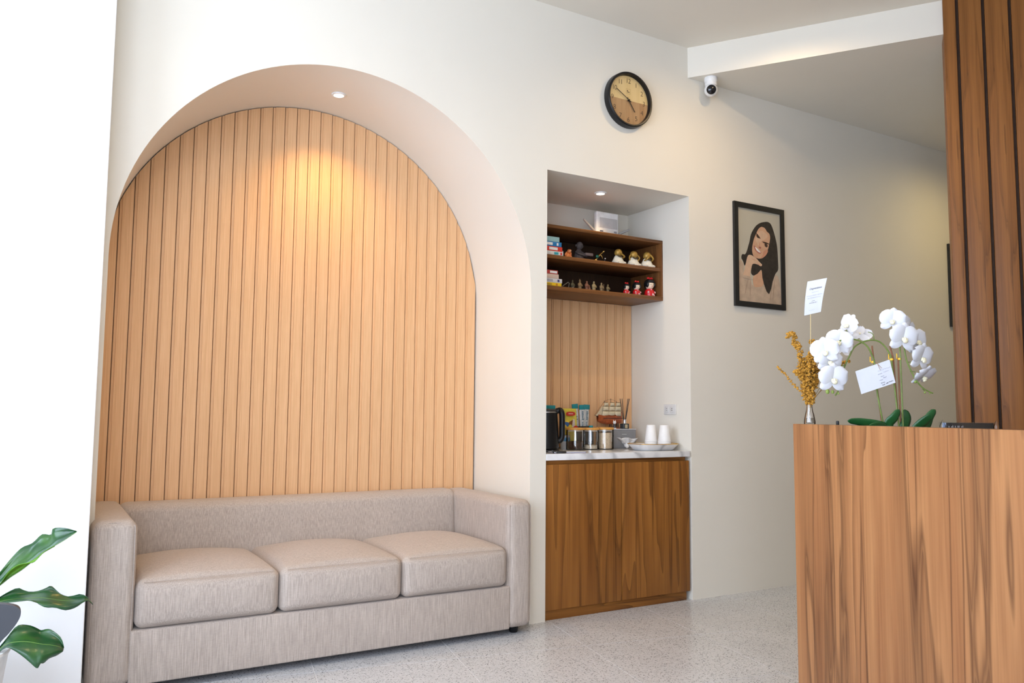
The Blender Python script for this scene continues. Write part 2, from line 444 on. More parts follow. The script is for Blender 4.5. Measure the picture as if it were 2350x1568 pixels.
# front wall (behind the camera) and window wall on the left, glazed shopfront
fb = MB(); fb.box(.1, XR, YF-.12, YF, 0, HC); fb.box(XL, .1, YF-.12, YF, 0, .3); fb.box(XL, .1, YF-.12, YF, 3.1, HC)
struct('wall_front', fb, M_WALL, smooth=False)
lb = MB(); lb.box(XL-.12, XL, YF, 0, 0, .6); lb.box(XL-.12, XL, YF, 0, 3.1, HC); lb.box(XL-.12, XL, -.9, 0, .6, 3.1); lb.box(XL-.12, XL, YF, -3.3, .6, 3.1)
struct('wall_window_side', lb, M_WALL, smooth=False)
M_ALU = plain('dark_aluminium', (.05, .05, .055), .4, .6)
def glazing(name, a, b, nseg, sill):
    w = MB()
    ax, ay = a; bx, by = b; L = math.hypot(bx-ax, by-ay); ux, uy = (bx-ax)/L, (by-ay)/L
    def bar(t0_, t1_, z0, z1, th=.025):
        px, py = -uy*th, ux*th
        P = [(ax+ux*t0_-px, ay+uy*t0_-py), (ax+ux*t1_-px, ay+uy*t1_-py), (ax+ux*t1_+px, ay+uy*t1_+py), (ax+ux*t0_+px, ay+uy*t0_+py)]
        return MB().prism(P, z0, z1, 'xy')
    w = MB()
    for z0, z1 in ((sill, sill+.05), (3.05, 3.1)):
        k = bar(0, L, z0, z1); w.add(k.v, k.f)
    o = struct(name, w, M_ALU, smooth=False)
    for i in range(nseg+1):
        t = max(.025, min(L-.025, L*i/nseg)); bar(t-.025, t+.025, sill+.05, 3.05).obj('mullion', M_ALU, o, smooth=False)
glazing('window_1', (XL-.06, -3.3), (XL-.06, -.9), 2, .6)
glazing('window_2', (XL, YF-.06), (.1, YF-.06), 2, .3)

# ---- timber-clad wall behind the desk, running on from the soffit
P0 = (4.20, -1.17); wa = math.radians(-56)
core = MB(); core.box(.03, 1.70, .0, .14, 0, 3.40)
ww = struct('wall_timber', core, plain('dark_groove_board', (.05, .022, .009), .7), smooth=False, loc=(P0[0], P0[1], 0), rot=(0, 0, wa))
edges = [.012]+[.079+.1225*k for k in range(14)]
for k in range(len(edges)-1):
    x0 = edges[k] + (.0 if k == 0 else .0075); x1 = edges[k+1]-.0075
    b_ = MB().rbox(-(x1-x0)/2, (x1-x0)/2, -.028, .0, 0, 3.395, .003, 2)
    if k == 0: b_.box(-(x1-x0)/2, -(x1-x0)/2+.018, .0, .14, 0, 3.395)
    b_.obj('board', M_TEAKB, ww, loc=((x0+x1)/2, 0, 0), sharp=60)
    # each board shows its own stretch of grain
    o_ = ww.children[-1]

# ================================================================== FLUTED PANELS
def arch_top(x):
    d = AR-.004; return AZ + math.sqrt(max(0, d*d-(x-AX)**2))
back = MB()
arcp = [(AX-(AR-.003)*math.cos(PI*i/48), AZ+(AR-.003)*math.sin(PI*i/48)) for i in range(49)]
back.prism([(AX-AR+.003, 0.0)]+arcp+[(AX+AR-.003, 0.0)], .642, .6595, 'xz')
panel = tag(back.obj('fluted_panel', plain('dark_panel_gap', (.30, .16, .08), .8)), 'tan fluted wood panel filling the back of the arch', 'wall panel')
RIB, LIP, PITCH, DEP, LDEP = .0485, .0120, .0655, .0170, .0118
def slat(a, b, top, z0, yb, parent, lip=LIP):
    """one fluted strip: raised rib with a lower lip on its left side"""
    sec = [(a-lip, yb), (a-lip, yb-LDEP), (a, yb-LDEP), (a, yb-DEP), (b, yb-DEP), (b, yb)]
    mb = MB(); n_ = 6
    vs = [(x, y, z0) for x, y in sec]+[(x, y, top(x)) for x, y in sec]
    fs = [(i, (i+1) % n_, n_+(i+1) % n_, n_+i) for i in range(n_)]+[(0, 1, 2, 5), (2, 3, 4, 5), (6, 7, 8, 11), (8, 9, 10, 11)]
    return mb.add(vs, fs).obj('slat', M_SLAT, parent, smooth=False)
k = 0
xr_ = .297
while xr_ < AX+AR+.03:
    b = min(xr_, AX+AR-.005); a = xr_-RIB
    lp = min(LIP, a-(AX-AR+.005))
    if b-a > .004 and lp > .001: slat(a, b, arch_top, .002, .642, panel, lp)
    xr_ += PITCH
nb = MB(); nb.box(NX0+.002, NX1-.002, .578, .5985, .885, 1.819)
npanel = tag(nb.obj('fluted_panel', plain('dark_panel_gap', (.30, .16, .08), .8), smooth=False), 'tan fluted wood panel on the back of the coffee niche', 'wall panel')
for i in range(15):
    b = NX1-.004-.0715*i; a = b-.0540
    if a-.013 < NX0+.003: break
    slat(a, b, lambda x: 1.8195, .887, .578, npanel, .0105)

# ================================================================== LIGHT FITTINGS
def downlight(label, loc, power, col, angle=110, blend=.7, rad=.036, tilt=(0, 0, 0), soft=.03):
    t = thing('downlight', label, 'ceiling light', loc)
    MB().lathe([(rad*.72, -.004), (rad*.74, -.007), (rad, -.006), (rad*1.05, -.002), (rad*1.05, 0), (rad*.72, 0), (rad*.72, -.004)], 28, caps=False).obj('trim_ring', M_WHITE, t)
    MB().lathe([(0, -.0035), (rad*.72, -.0035), (rad*.72, -.0005), (0, -.0005)], 24).obj('lens', M_LENS, t)
    l = bpy.data.lights.new('downlight_beam', 'SPOT'); l.energy = power; l.color = col; l.spot_size = math.radians(angle); l.spot_blend = blend; l.shadow_soft_size = soft
    o = bpy.data.objects.new('downlight_beam', l); COL.objects.link(o); o.location = (0, 0, -.012-soft*.2); o.rotation_euler = tilt; o.parent = t
    return t
WARM = (1.0, .58, .16); WARM2 = (1.0, .70, .36)
downlight('small round downlight in the top of the arch', (1.285, .335, 2.758), 33, WARM, 120, 1.0)
downlight('small round downlight in the coffee niche ceiling', (2.912, .23, NZ), 7, WARM2, 120, .7)
downlight('white ceiling downlight right of the clock near the soffit', (3.36, -.80, HC), 38, WARM2, 170, 1.0, .055, soft=.02)
downlight('white ceiling downlight out of frame above the sofa', (1.2, -1.6, HC), 40, WARM2, 170, 1.0, .055, soft=.03)
downlight('white ceiling downlight out of frame over the desk', (3.0, -2.6, HC), 16, WARM2, 170, 1.0, .055, soft=.03)
downlight('white soffit downlight hidden behind the timber wall', (5.9, -.75, 3.205), 34, (1.0, .76, .32), 170, 1.0, .05, soft=.03)

# ================================================================== SOFA
SX0, SX1, SY0, SY1 = .209, 2.203, -.15, .615
sofa = thing('sofa', 'three-seat oatmeal fabric sofa standing in the arch', 'sofa', ((SX0+SX1)/2, (SY0+SY1)/2, 0))
ox, oy = (SX0+SX1)/2, (SY0+SY1)/2
def sl(x, y): return x-ox, y-oy
a0, a1 = sl(SX0, SY0); b0, b1 = sl(SX1, SY1)
LA, RA = .163, .142        # arm widths as they show
def arm_def(q, p):
    # top of the arm leans back very slightly, soft front crown
    x, y, z = q
    if p[2] > -.9: z += .006*(1-p[0]*p[0])*max(0, p[2])
    y -= .006*(1-p[0]**2)*(1-p[2]**2)*(1 if p[1] < 0 else 0)
    return (x, y, z)
MB().rbox(a0, a0+LA, a1, b1, .034, .668, .038, 5, (4, 6, 5), arm_def).obj('arm', M_FAB, sofa)
MB().rbox(b0-RA, b0, a1, b1, .034, .657, .038, 5, (4, 6, 5), arm_def).obj('arm', M_FAB, sofa)
def back_def(q, p):
    x, y, z = q
    if p[1] < 0: y -= .018*(1-p[0]**4)*(1-(p[2]*.9)**2); y += .02*max(0, p[2])
    return (x, y, z)
MB().rbox(a0+LA-.02, b0-RA+.02, b1-.17, b1, .10, .667, .045, 4, (14, 3, 6), back_def).obj('backrest', M_FAB, sofa)
MB().rbox(a0+LA-.012, b0-RA+.012, a1+.003, b1-.05, .034, .243, .008, 2, (3, 2, 2)).obj('base', M_FAB, sofa)
s0, s1 = a0+LA, b0-RA
cw = (s1-s0)/3
def cush_def(ph):
    def f(q, p):
        x, y, z = q
        if p[2] > 0: z += .040*(1-abs(p[0])**2.6)*(1-abs(p[1])**3.0)
        if p[1] < 0: y -= .020*(1-abs(p[0])**3)*(1-abs(p[2])**2.5)
        z += .003*math.sin(7*x+ph)*(1 if p[2] > .8 else 0)
        return (x, y, z)
    return f
for i in range(3):
    c = MB().rbox(s0+cw*i+.001, s0+cw*(i+1)-.001, a1-.002, b1-.15, .243, .432, .036, 4, (9, 9, 4), cush_def(i*1.7))
    o = c.obj('seat_cushion', M_FAB, sofa)
    # stitched seam along the front upper edge
    seam = [(s0+cw*i+.03+(cw-.06)*t/10, a1+.004-.012*(1-abs(t/5-1)**3), .433-.008) for t in range(11)]
    MB().tube([(x, y, z+.004*(1-abs(k/5-1)**3)) for k, (x, y, z) in enumerate(seam)], .0018, 6).obj('seam', M_FAB, o)
for (x0, x1, zt) in ((a0, a0+LA, .668), (b0-RA, b0, .655)):
    pts = [(x0+.012, a1+.010, .06), (x0+.010, a1+.010, zt-.07), (x0+.018, a1+.012, zt-.028), (x0+.045, a1+.012, zt-.010), ((x0+x1)/2, a1+.010, zt-.006),
           (x1-.045, a1+.012, zt-.010), (x1-.018, a1+.012, zt-.028), (x1-.010, a1+.010, zt-.07), (x1-.012, a1+.010, .06)]
    MB().tube(spline(pts, 4), .0022, 6).obj('piping', M_FAB, sofa)
for x in (a0+.07, b0-.07):
    for y in (a1+.07, b1-.07):
        MB().lathe([(.02, 0), (.022, .004), (.026, .036), (0, .036)], 16, (x, y, 0)).obj('foot', M_BLACK, sofa)

# ================================================================== CABINET + WORKTOP
def hboard(nm, x0, x1, y0, y1, z0, z1, mat, parent):
    """board whose grain runs along x: built upright and turned on its side"""
    h_, L_ = (z1-z0)/2, (x1-x0)/2
    return MB().rbox(-h_, h_, y0, y1, -L_, L_, .001).obj(nm, mat, parent, loc=((x0+x1)/2, 0, (z0+z1)/2), rot=(0, PI/2, 0))
cab = thing('base_cabinet', 'teak veneer base cabinet with two doors in the niche', 'cabinet', (2.8975, 0, 0))
cx0, cx1 = NX0+.002-2.8975, 3.403-2.8975
MB().box(cx0+.004, cx1-.014, .030, .585, .052, .842).obj('body', M_TEAK2, cab, smooth=False)
hboard('toe_kick', cx0+.004, cx1-.014, .020, .032, .0, .052, M_TEAK, cab)
hboard('top_rail', cx0+.004, cx1-.014, .022, .034, .815, .844, M_TEAK, cab)
sp = 2.892-2.8975
for x0, x1 in ((cx0+.001, sp-.0018), (sp+.0018, cx1)):
    MB().rbox(x0, x1, .004, .0225, .054, .822, .0012).obj('door', M_TEAK, cab)
wt = MB(); wt.rbox(NX0+.002, 3.406, -.004, .5595, .845, .880, .002, 2)
tag(wt.obj('worktop', M_MARBLE), 'white veined marble worktop on the base cabinet', 'worktop')

# ================================================================== HANGING SHELF
sh = thing('wall_shelf', 'open two-tier teak wall shelf in the niche', 'shelf', (2.8975, .243, 1.82))
hx0, hx1 = NX0+.0015-2.8975, NX1-.0015-2.8975
def plank(nm, x0, x1, y0, y1, z0, z1):
    if nm.endswith('board'): return hboard(nm, x0, x1, y0, y1, z0-1.82, z1-1.82, M_TEAK2, sh)
    return MB().rbox(x0, x1, y0, y1, z0-1.82, z1-1.82, .001).obj(nm, M_TEAK2, sh)
plank('bottom_board', hx0, hx1, 0, .315, 1.820, 1.845)
plank('middle_board', hx0+.0155, hx1-.0155, .002, .315, 2.008, 2.030)
plank('top_board', hx0, hx1, 0, .315, 2.190, 2.2095)
plank('side_panel', hx1-.015, hx1, .0005, .315, 1.8455, 2.1895)
plank('side_panel', hx0, hx0+.015, .0005, .315, 1.8455, 2.1895)
MB().box(hx0+.015, hx1-.015, .307, .318, 1.8455-1.82, 2.1895-1.82).obj('back_panel', wood('dark_brown_back', (.014,.006,.003), (.03,.013,.006), (.045,.02,.009), seed=2.2), sh, smooth=False)  # back panel coloured much darker brown than the shelf boards

# ================================================================== ROUTER ON THE SHELF
SHT = 2.2095
rt_ = thing('wifi_router', 'white wifi router with two splayed antennas on top of the shelf', 'router', (3.085, .40, SHT))
MB().rbox(-.088, .088, -.018, .018, .022, .172, .012, 3).obj('body', M_WHITE, rt_)
MB().rbox(-.066, .076, -.0195, -.0165, .066, .132, .002).obj('vent_panel', plain('grey_vent_panel', (.52, .51, .50), .6), rt_)
MB().rbox(-.078, .080, -.0195, -.0165, .028, .062, .001).obj('label_strip', plain('router_label', (.72, .72, .71), .5), rt_)
lb_ = MB()
for (x, z, w, h) in ((-.052, .044, .026, .007), (.058, .050, .022, .003), (.058, .043, .022, .003), (.058, .036, .018, .003)):
    lb_.box(x-w/2, x+w/2, -.0203, -.0194, z-h/2, z+h/2)
lb_.obj('label_print', M_INK, rt_, smooth=False)['kind'] = 'stuff'
for sx, ang in ((-1, 52), (1, 66)):
    a_ = math.radians(ang); p0 = Vector((sx*.084, .004, .038)); d_ = Vector((sx*math.sin(a_), 0, math.cos(a_)))
    MB().tube([p0, p0+d_*.03, p0+d_*.115], [.008, .0085, .0065], 8).obj('antenna', plain('grey_antenna', (.40, .39, .38), .5), rt_)
for x in (-.05, .05): MB().tube([(x, 0, .026), (x*1.2, -.018, .001)], .004, 6).obj('stand_leg', M_BLACK, rt_)

# ================================================================== BOOKS
M_PAGE = plain('book_pages', (.74, .69, .58), .8)
def book(label, x0, x1, z0, z1, col, y0=.262, dep=.15, rot=0, marks=()):
    t = thing('book', label, 'book', ((x0+x1)/2, y0+dep/2, z0), rot)
    w, h = (x1-x0)/2, z1-z0-.0003; cm = plain('cover_%.2f_%.2f_%.2f' % col, col, .4)
    c = MB(); c.rbox(-w, w, -dep/2, dep/2, 0, .002, .0006); c.rbox(-w, w, -dep/2, dep/2, h-.002, h, .0006)
    c.rbox(-w, w, -dep/2-.0015, -dep/2+.0015, 0, h, .001); c.obj('cover', cm, t)
    MB().box(-w+.003, w-.003, -dep/2+.001, dep/2-.003, .002, h-.002).obj('pages', M_PAGE, t, smooth=False)
    for (cx_, cw_, mc) in marks: MB().box(cx_-cw_/2, cx_+cw_/2, -dep/2-.0021, -dep/2-.0014, h*.22, h*.8).obj('spine_print', mc, t, smooth=False)
W_ = plain('white_print', (.8, .8, .8), .5)
TEALP = plain('teal_print', (.03, .36, .42), .5)
M1, M2 = 2.030, 1.845
book('pale teal book on top of the upper shelf stack', 2.505, 2.632, M1+.082, M1+.112, (.30, .52, .55))
book('blue book second from top of the upper shelf stack', 2.49, 2.647, M1+.054, M1+.082, (.02, .20, .48), marks=((.05, .012, W_), (-.01, .05, W_)))
book('red book third from top of the upper shelf stack', 2.485, 2.653, M1+.026, M1+.054, (.62, .04, .025), marks=((.02, .06, W_),))
book('white and teal book at the bottom of the upper shelf stack', 2.48, 2.660, M1, M1+.026, (.68, .70, .70), marks=((.04, .03, TEALP), (.075, .012, plain('red_print', (.6, .05, .04), .5))))
book('dark red book on top of the lower shelf stack', 2.48, 2.622, M2+.073, M2+.096, (.45, .05, .045), marks=((.04, .05, W_),))
book('pale pink book second from top of the lower shelf stack', 2.475, 2.628, M2+.047, M2+.073, (.66, .52, .44))
book('white book third from top of the lower shelf stack', 2.47, 2.652, M2+.022, M2+.047, (.66, .66, .68), marks=((.065, .014, plain('navy_print', (.05, .06, .22), .5)), (-.01, .07, plain('grey_print', (.4, .4, .45), .5))))
book('yellow book at the bottom of the lower shelf stack', 2.47, 2.648, M2, M2+.022, (.80, .55, .02), marks=((.055, .012, plain('orange_print', (.55, .2, .02), .5)), (-.02, .08, plain('ochre_print', (.5, .33, .02), .5))))

# ================================================================== FIGURINES, UPPER SHELF
FY = .325
M_BRZ = plain('dark_bronze', (.06, .05, .04), .35, .6)
M_STN = plain('dark_grey_stone', (.075, .06, .058), .7)
M_CRM = plain('cream_robe', (.78, .74, .62), .45)
t = thing('figurine', 'tiny dark metal animal next to the upper books', 'figurine', (2.688, FY, M1))
MB().ball((0, 0, .014), (.012, .008, .009)).ball((.007, 0, .027), .006).tube([(-.008, 0, .008), (-.009, 0, 0)], .003, 6).tube([(.008, 0, .008), (.009, 0, 0)], .003, 6).obj('body', M_BRZ, t)
MB().tube([(.009, 0, .030), (.012, 0, .048)], .0025, 6).obj('neck', M_STEEL, t)
t = thing('figurine', 'orange seated figurine left of the grey statue', 'figurine', (2.737, FY, M1))
M_OR = plain('orange_glaze', (.72, .22, .06), .3)
MB().ball((0, 0, .02), (.021, .016, .021)).ball((.008, -.002, .050), (.013, .012, .014)).ball((-.012, -.008, .012), (.013, .010, .011)).ball((.014, -.006, .014), (.011, .01, .012)).obj('body', M_OR, t)
MB().ball((-.014, 0, .034), (.007, .006, .016), rot=Matrix.Rotation(.5, 3, 'Y')).ball((.019, -.004, .034), (.005, .005, .013)).obj('arm', M_OR, t)
MB().ball((.010, -.012, .053), (.008, .004, .008)).obj('face', plain('pale_orange_glaze', (.80, .38, .18), .35), t)
t = thing('figurine', 'dark grey stone seated figure holding out a tray', 'statue', (2.832, FY+.02, M1))
MB().lathe([(.032, 0), (.036, .008), (.030, .03), (.026, .055), (.016, .070), (.012, .076), (0, .077)], 18, sy=.85).ball((-.018, -.006, .012), (.022, .022, .012)).ball((.020, -.008, .012), (.022, .022, .012)).obj('body', M_STN, t)
MB().ball((.004, -.004, .098), (.022, .022, .026)).ball((.004, -.028, .098), (.004, .005, .006)).ball((-.022, -.002, .098), (.004, .006, .009)).ball((.029, -.002, .098), (.004, .006, .009)).obj('head', M_STN, t)
MB().tube(spline([(.022, -.004, .058), (.034, -.012, .042), (.050, -.018, .036)], 4), .008, 8).tube(spline([(-.022, -.004, .058), (-.018, -.024, .044), (.030, -.026, .036)], 4), .008, 8).obj('arm', M_STN, t)
MB().rbox(.022, .078, -.045, -.004, .034, .052, .003).obj('tray', plain('grey_brown_stone', (.15, .11, .105), .7), t)
t = thing('figurine', 'shiny gold lizard ornament with green gem on the upper shelf', 'ornament', (2.965, FY, M1))
MB().tube(spline([(-.040, 0, .004), (-.028, -.006, .014), (-.016, 0, .028), (0, 0, .044), (.016, 0, .058), (.038, -.004, .076)], 5), [.003+.0045*math.sin(PI*min(1, i/25)) for i in range(26)], 8).obj('body', M_GOLD, t)
MB().ball((-.012, -.008, .040), (.012, .009, .011)).obj('gem', plain('green_gem', (.015, .12, .075), .1), t)
for (x, z, dx) in ((-.022, .022, -.014), (-.018, .024, .014), (.014, .056, .016)):
    MB().tube([(x, 0, z), (x+dx*.6, -.006, z-.010), (x+dx, -.004, max(.002, z-.024))], .0028, 6).obj('leg', M_GOLD, t)
MB().ball((.040, -.004, .078), (.009, .006, .006), rot=Matrix.Rotation(-.6, 3, 'Y')).obj('head', M_GOLD, t)
t = thing('figurine', 'tiny dark metal figure between the gold lizard and the white robed monk', 'figurine', (3.016, FY, M1))
MB().lathe([(.008, 0), (.006, .006), (.004, .018), (.005, .024), (0, .028)], 12).obj('body', M_BRZ, t)
MB().ball((.003, 0, .034), .006).obj('head', M_STEEL, t)
MB().lathe([(.006, 0), (.004, .010), (0, .016)], 10, (-.018, -.004, 0)).obj('base', M_BRZ, t)
def monk(label, x, pose, s=1.0):
    t = thing('monk_figurine', label, 'figurine', (x, FY-.02, M1), 0, 'white robed monk figurines on the upper shelf')
    Z = .098*s
    M_G = plain('antique_gold', (.42, .25, .05), .42, .35)
    MB().lathe([(.040*s, 0), (.046*s, .006*s), (.043*s, .018*s), (.033*s, .036*s), (.024*s, .054*s), (.013*s, .064*s), (0, .066*s)], 20, sy=.8).ball((-.024*s, -.016*s, .012*s), (.024*s, .020*s, .011*s)).ball((.026*s, -.016*s, .012*s), (.024*s, .020*s, .011*s)).obj('robe', M_CRM, t)
    MB().ball((-.002, -.006*s, .076*s), (.026*s, .024*s, .025*s)).ball((-.024*s, -.002, .072*s), (.004*s, .006*s, .010*s)).ball((.021*s, -.002, .072*s), (.004*s, .006*s, .010*s)).ball((-.003*s, -.025*s, .076*s), (.004*s, .004*s, .005*s)).obj('head', M_G, t)
    dk = plain('dark_sash', (.07, .045, .02), .5)
    MB().tube(spline([(-.022*s, -.020*s, .058*s), (0, -.026*s, .048*s), (.018*s, -.020*s, .058*s)], 5), .004*s, 8).obj('sash', dk, t)
    if pose == 'mouth': arms = [[(.030*s, -.006, .046*s), (.028*s, -.030*s, .052*s), (.004*s, -.030*s, .066*s)]]
    elif pose == 'ears': arms = [[(-.032*s, -.004, .040*s), (-.040*s, -.012*s, .060*s), (-.024*s, -.010*s, .076*s)], [(.032*s, -.004, .040*s), (.040*s, -.012*s, .060*s), (.022*s, -.010*s, .076*s)]]
    else: arms = [[(-.026*s, -.010, .044*s), (-.020*s, -.034*s, .056*s), (-.006*s, -.028*s, .080*s)], [(.026*s, -.010, .044*s), (.022*s, -.034*s, .056*s), (.004*s, -.028*s, .080*s)]]
    for a in arms: MB().tube(spline(a, 5), .0050*s, 8).obj('arm', M_G, t)
    return t
monk('seated white robed monk figurine with gold head, leftmost of three', 3.105, 'mouth')
monk('middle white robed monk figurine with hands raised to its ears', 3.228, 'ears')
monk('white robed monk figurine covering its face beside the shelf end', 3.338, 'eyes', 1.06)

# ================================================================== FIGURINES, LOWER SHELF
t = thing('wire_ornament', 'bent silver wire ornament right of the lower books', 'ornament', (2.728, FY, M2))
M_WIRE = plain('dull_silver', (.34, .32, .27), .4, .7)
MB().tube([(-.030, 0, .018), (.012, 0, .046), (.020, 0, .040), (.012, 0, .006), (.004, 0, .003), (-.026, 0, .010), (-.030, 0, .018)], .0028, 6).obj('loop', M_WIRE, t)
MB().tube(spline([(.022, -.006, .004), (.044, -.006, .016), (.050, -.006, .022), (.040, -.006, .030)], 4), .003, 6).obj('tail', M_WIRE, t)
def saint(label, x, h, col, hat):
    t = thing('standing_figurine', label, 'figurine', (x, FY, M2), 0, 'small carved standing figures on the lower shelf')
    mt = plain('carved_%.2f_%.2f' % (col[0], col[1]), col, .55); s = h/.058
    MB().lathe([(.012*s, 0), (.0125*s, .004*s), (.010*s, .006*s), (.0105*s, .020*s), (.012*s, .036*s), (.010*s, .044*s), (.005*s, .049*s), (0, .050*s)], 14, sy=.8).obj('robe', mt, t)
    MB().ball((0, 0, .055*s), (.0058*s, .0058*s, .0075*s)).obj('head', mt, t)
    MB().tube(spline([(-.011*s, 0, .040*s), (-.012*s, -.007*s, .028*s), (0, -.011*s, .030*s), (.012*s, -.007*s, .028*s), (.011*s, 0, .040*s)], 4), .0032*s, 6).obj('arm', mt, t)
    if hat == 'point': MB().lathe([(.006*s, .058*s), (.003*s, .064*s), (0, .070*s)], 10).obj('hat', mt, t)
    elif hat == 'staff': MB().tube([(.014*s, -.004, .001), (.015*s, -.004, .054*s)], .0014, 6).obj('staff', mt, t)
    elif hat == 'companion': MB().lathe([(.008*s, 0), (.007*s, .020*s), (.003*s, .028*s), (.005*s, .032*s), (0, .038*s)], 10, (.016*s, -.004, 0)).obj('companion', mt, t)
saint('dark bronze figure beside the wire ornament', 2.772, .055, (.10, .085, .04), 'point')
saint('tan standing figure with pointed cap, second from the wire ornament', 2.826, .062, (.27, .17, .075), 'point')
saint('reddish brown pair of standing figures on the lower shelf', 2.878, .062, (.24, .095, .05), 'companion')
saint('pale standing figure with folded arms on the lower shelf', 2.932, .064, (.38, .28, .13), 'none')
saint('tan standing figure with a staff on the lower shelf', 2.990, .061, (.28, .19, .09), 'staff')
saint('smallest tan standing figure, nearest the red dolls', 3.040, .055, (.20, .145, .065), 'none')
M_RED = plain('red_lacquer', (.60, .012, .015), .3); M_SKIN = plain('pale_doll_face', (.80, .64, .48), .45); M_PINK = plain('pink_flower_paint', (.80, .52, .50), .5)
def kokeshi(label, x, h):
    s = h/.10
    t = thing('kokeshi_doll', label, 'doll', (x, FY-.03, M2), 0, 'red kokeshi dolls on the lower shelf')
    MB().lathe([(.020*s, 0), (.025*s, .003*s), (.027*s, .016*s), (.023*s, .032*s), (.015*s, .040*s), (0, .042*s)], 18).obj('dress', M_RED, t)
    MB().ball((0, 0, .060*s), (.024*s, .023*s, .024*s)).obj('head', M_SKIN, t)
    hair = MB(); vs = []
    hair.ball((0, .004*s, .064*s), (.0265*s, .024*s, .0265*s)).ball((0, -.012*s, .077*s), (.021*s, .014*s, .010*s)).ball((-.021*s, -.008*s, .062*s), (.007*s, .012*s, .016*s)).ball((.021*s, -.008*s, .062*s), (.007*s, .012*s, .016*s))
    hair.obj('hair', M_BLACK, t)
    MB().ball((-.010*s, -.004*s, .094*s), (.009*s, .006*s, .006*s)).ball((.010*s, -.004*s, .094*s), (.009*s, .006*s, .006*s)).ball((0, -.004*s, .092*s), .005*s).obj('bow', M_RED, t)
    for sx in (-1, 1): MB().ball((sx*.008*s, -.0218*s, .060*s), (.0022*s, .0012*s, .0016*s), 8, 5).obj('eye', M_BLACK, t)
    MB().ball((0, -.0215*s, .052*s), (.0026*s, .0014*s, .0016*s), 8, 5).obj('mouth', M_RED, t)
    for (px, pz, pr) in ((-.020, .022, .0065), (.020, .022, .0065), (0, .010, .0075), (-.009, .034, .0035), (.010, .006, .004)):
        st = []
        for k in range(10):
            a = PI/2+k*PI/5; rr = pr*s*(1 if k % 2 == 0 else .5); st.append((px*s+rr*math.cos(a), pz*s+rr*math.sin(a)))
        yy = -math.sqrt(max(.00002, (.0262*s)**2-(px*s)**2))-.001*s
        MB().prism(st, yy-.001*s, yy+.004*s, 'xz').obj('flower_print', M_PINK, t, smooth=False)
kokeshi('smallest red kokeshi doll, leftmost of the three', 3.162, .078)
kokeshi('middle-sized red kokeshi doll between the two others', 3.244, .096)
kokeshi('tallest red kokeshi doll at the shelf end', 3.350, .128)

# ================================================================== THINGS ON THE WORKTOP
CT = .880
k_ = thing('electric_kettle', 'black electric kettle beside the left jamb of the niche', 'kettle', (2.500, .20, CT))
MB().lathe([(.078, 0), (.080, .004), (.078, .014), (0, .016)], 32).obj('power_base', M_BLACKM, k_)
MB().lathe([(.074, .018), (.077, .022), (.075, .10), (.070, .19), (.067, .226), (0, .228)], 36).obj('body', M_BLACK, k_)
MB().lathe([(.066, .228), (.066, .236), (.060, .243), (0, .245)], 32).obj('lid', M_BLACKM, k_)
MB().lathe([(.0675, .222), (.0682, .224), (.0675, .227), (.066, .224), (.0675, .222)], 36, caps=False).obj('rim', M_STEEL, k_)
MB().tube(spline([(.052, -.02, .226), (.074, -.035, .236), (.078, -.050, .222), (.080, -.052, .19), (.080, -.052, .12), (.079, -.051, .085), (.070, -.046, .066), (.055, -.038, .062)], 5), .0165, 12).obj('handle', M_BLACK, k_)
tag(MB().tube(spline([(2.46, .06, CT+.006), (2.50, .03, CT+.006), (2.535, .05, CT+.006), (2.50, .09, CT+.006), (2.47, .075, CT+.010), (2.45, .05, CT+.012)], 6), .006, 8).obj('power_cord', M_BLACKM), 'black cord coiled on the worktop below the kettle', 'cord')
nbk = thing('spiral_notebook', 'thin spiral notebook with purple edge lying at the worktop front', 'notebook', (2.565, .085, CT), -.10)
MB().rbox(-.10, .10, -.05, .05, .0, .0016, .0005).obj('back_cover', plain('purple_cover', (.10, .06, .25), .5), nbk)
MB().rbox(-.098, .098, -.048, .048, .0018, .006, .0005).obj('pages', plain('notebook_paper', (.72, .72, .74), .7), nbk)
MB().rbox(-.10, .10, -.05, .05, .0062, .0076, .0005).obj('front_cover', plain('pale_cover', (.62, .64, .68), .5), nbk)
for i in range(9):
    MB().tube([(-.088+i*.011+.004*math.cos(q), -.049+.006*math.cos(q), .0055+.0055*math.sin(q)) for q in [PI*2*j/10 for j in range(11)]], .0008, 5).obj('ring', M_WHITE, nbk)

M_LID = plain('bamboo_lid', (.70, .34, .07), .45, var=.12)
def canister(label, x, y, r, h, fill, fcol, fname):
    t = thing('glass_canister', label, 'jar', (x, y, CT), 0, 'glass canisters with bamboo lids on the worktop')
    MB().lathe([(0, .0), (r-.003, 0), (r, .003), (r, h-.014), (r-.0025, h-.014), (r-.0025, .005), (0, .005)], 40).obj('glass_body', M_GLASS, t)
    MB().lathe([(r-.010, h-.022), (r-.004, h-.022), (r-.004, h-.013), (r+.001, h-.013), (r+.001, h-.002), (r-.001, h), (0, h)], 40).obj('lid', M_LID, t)
    MB().lathe([(r-.0035, h-.021), (r-.0027, h-.019), (r-.0027, h-.016), (r-.006, h-.016), (r-.0035, h-.021)], 40, caps=False).obj('seal_ring', plain('clear_seal', (.6, .6, .58), .4), t)
    d = MB(); random.seed(int(x*1000))
    prof = [(0, .0055), (r-.0035, .0055), (r-.0035, fill), (r*.6, fill+.003), (r*.3, fill+.001), (0, fill+.004)]
    d.lathe(prof, 28)
    f = d.obj(fname, plain(fname+'_grain', fcol, .9, var=.25, scale=220), t)
    f['kind'] = 'stuff'
canister('glass canister of dark coffee, leftmost of three', 2.812, .350, .0565, .133, .048, (.055, .022, .010), 'coffee')
canister('middle glass canister nearly empty of cream powder', 2.927, .352, .0525, .132, .026, (.80, .68, .50), 'creamer')
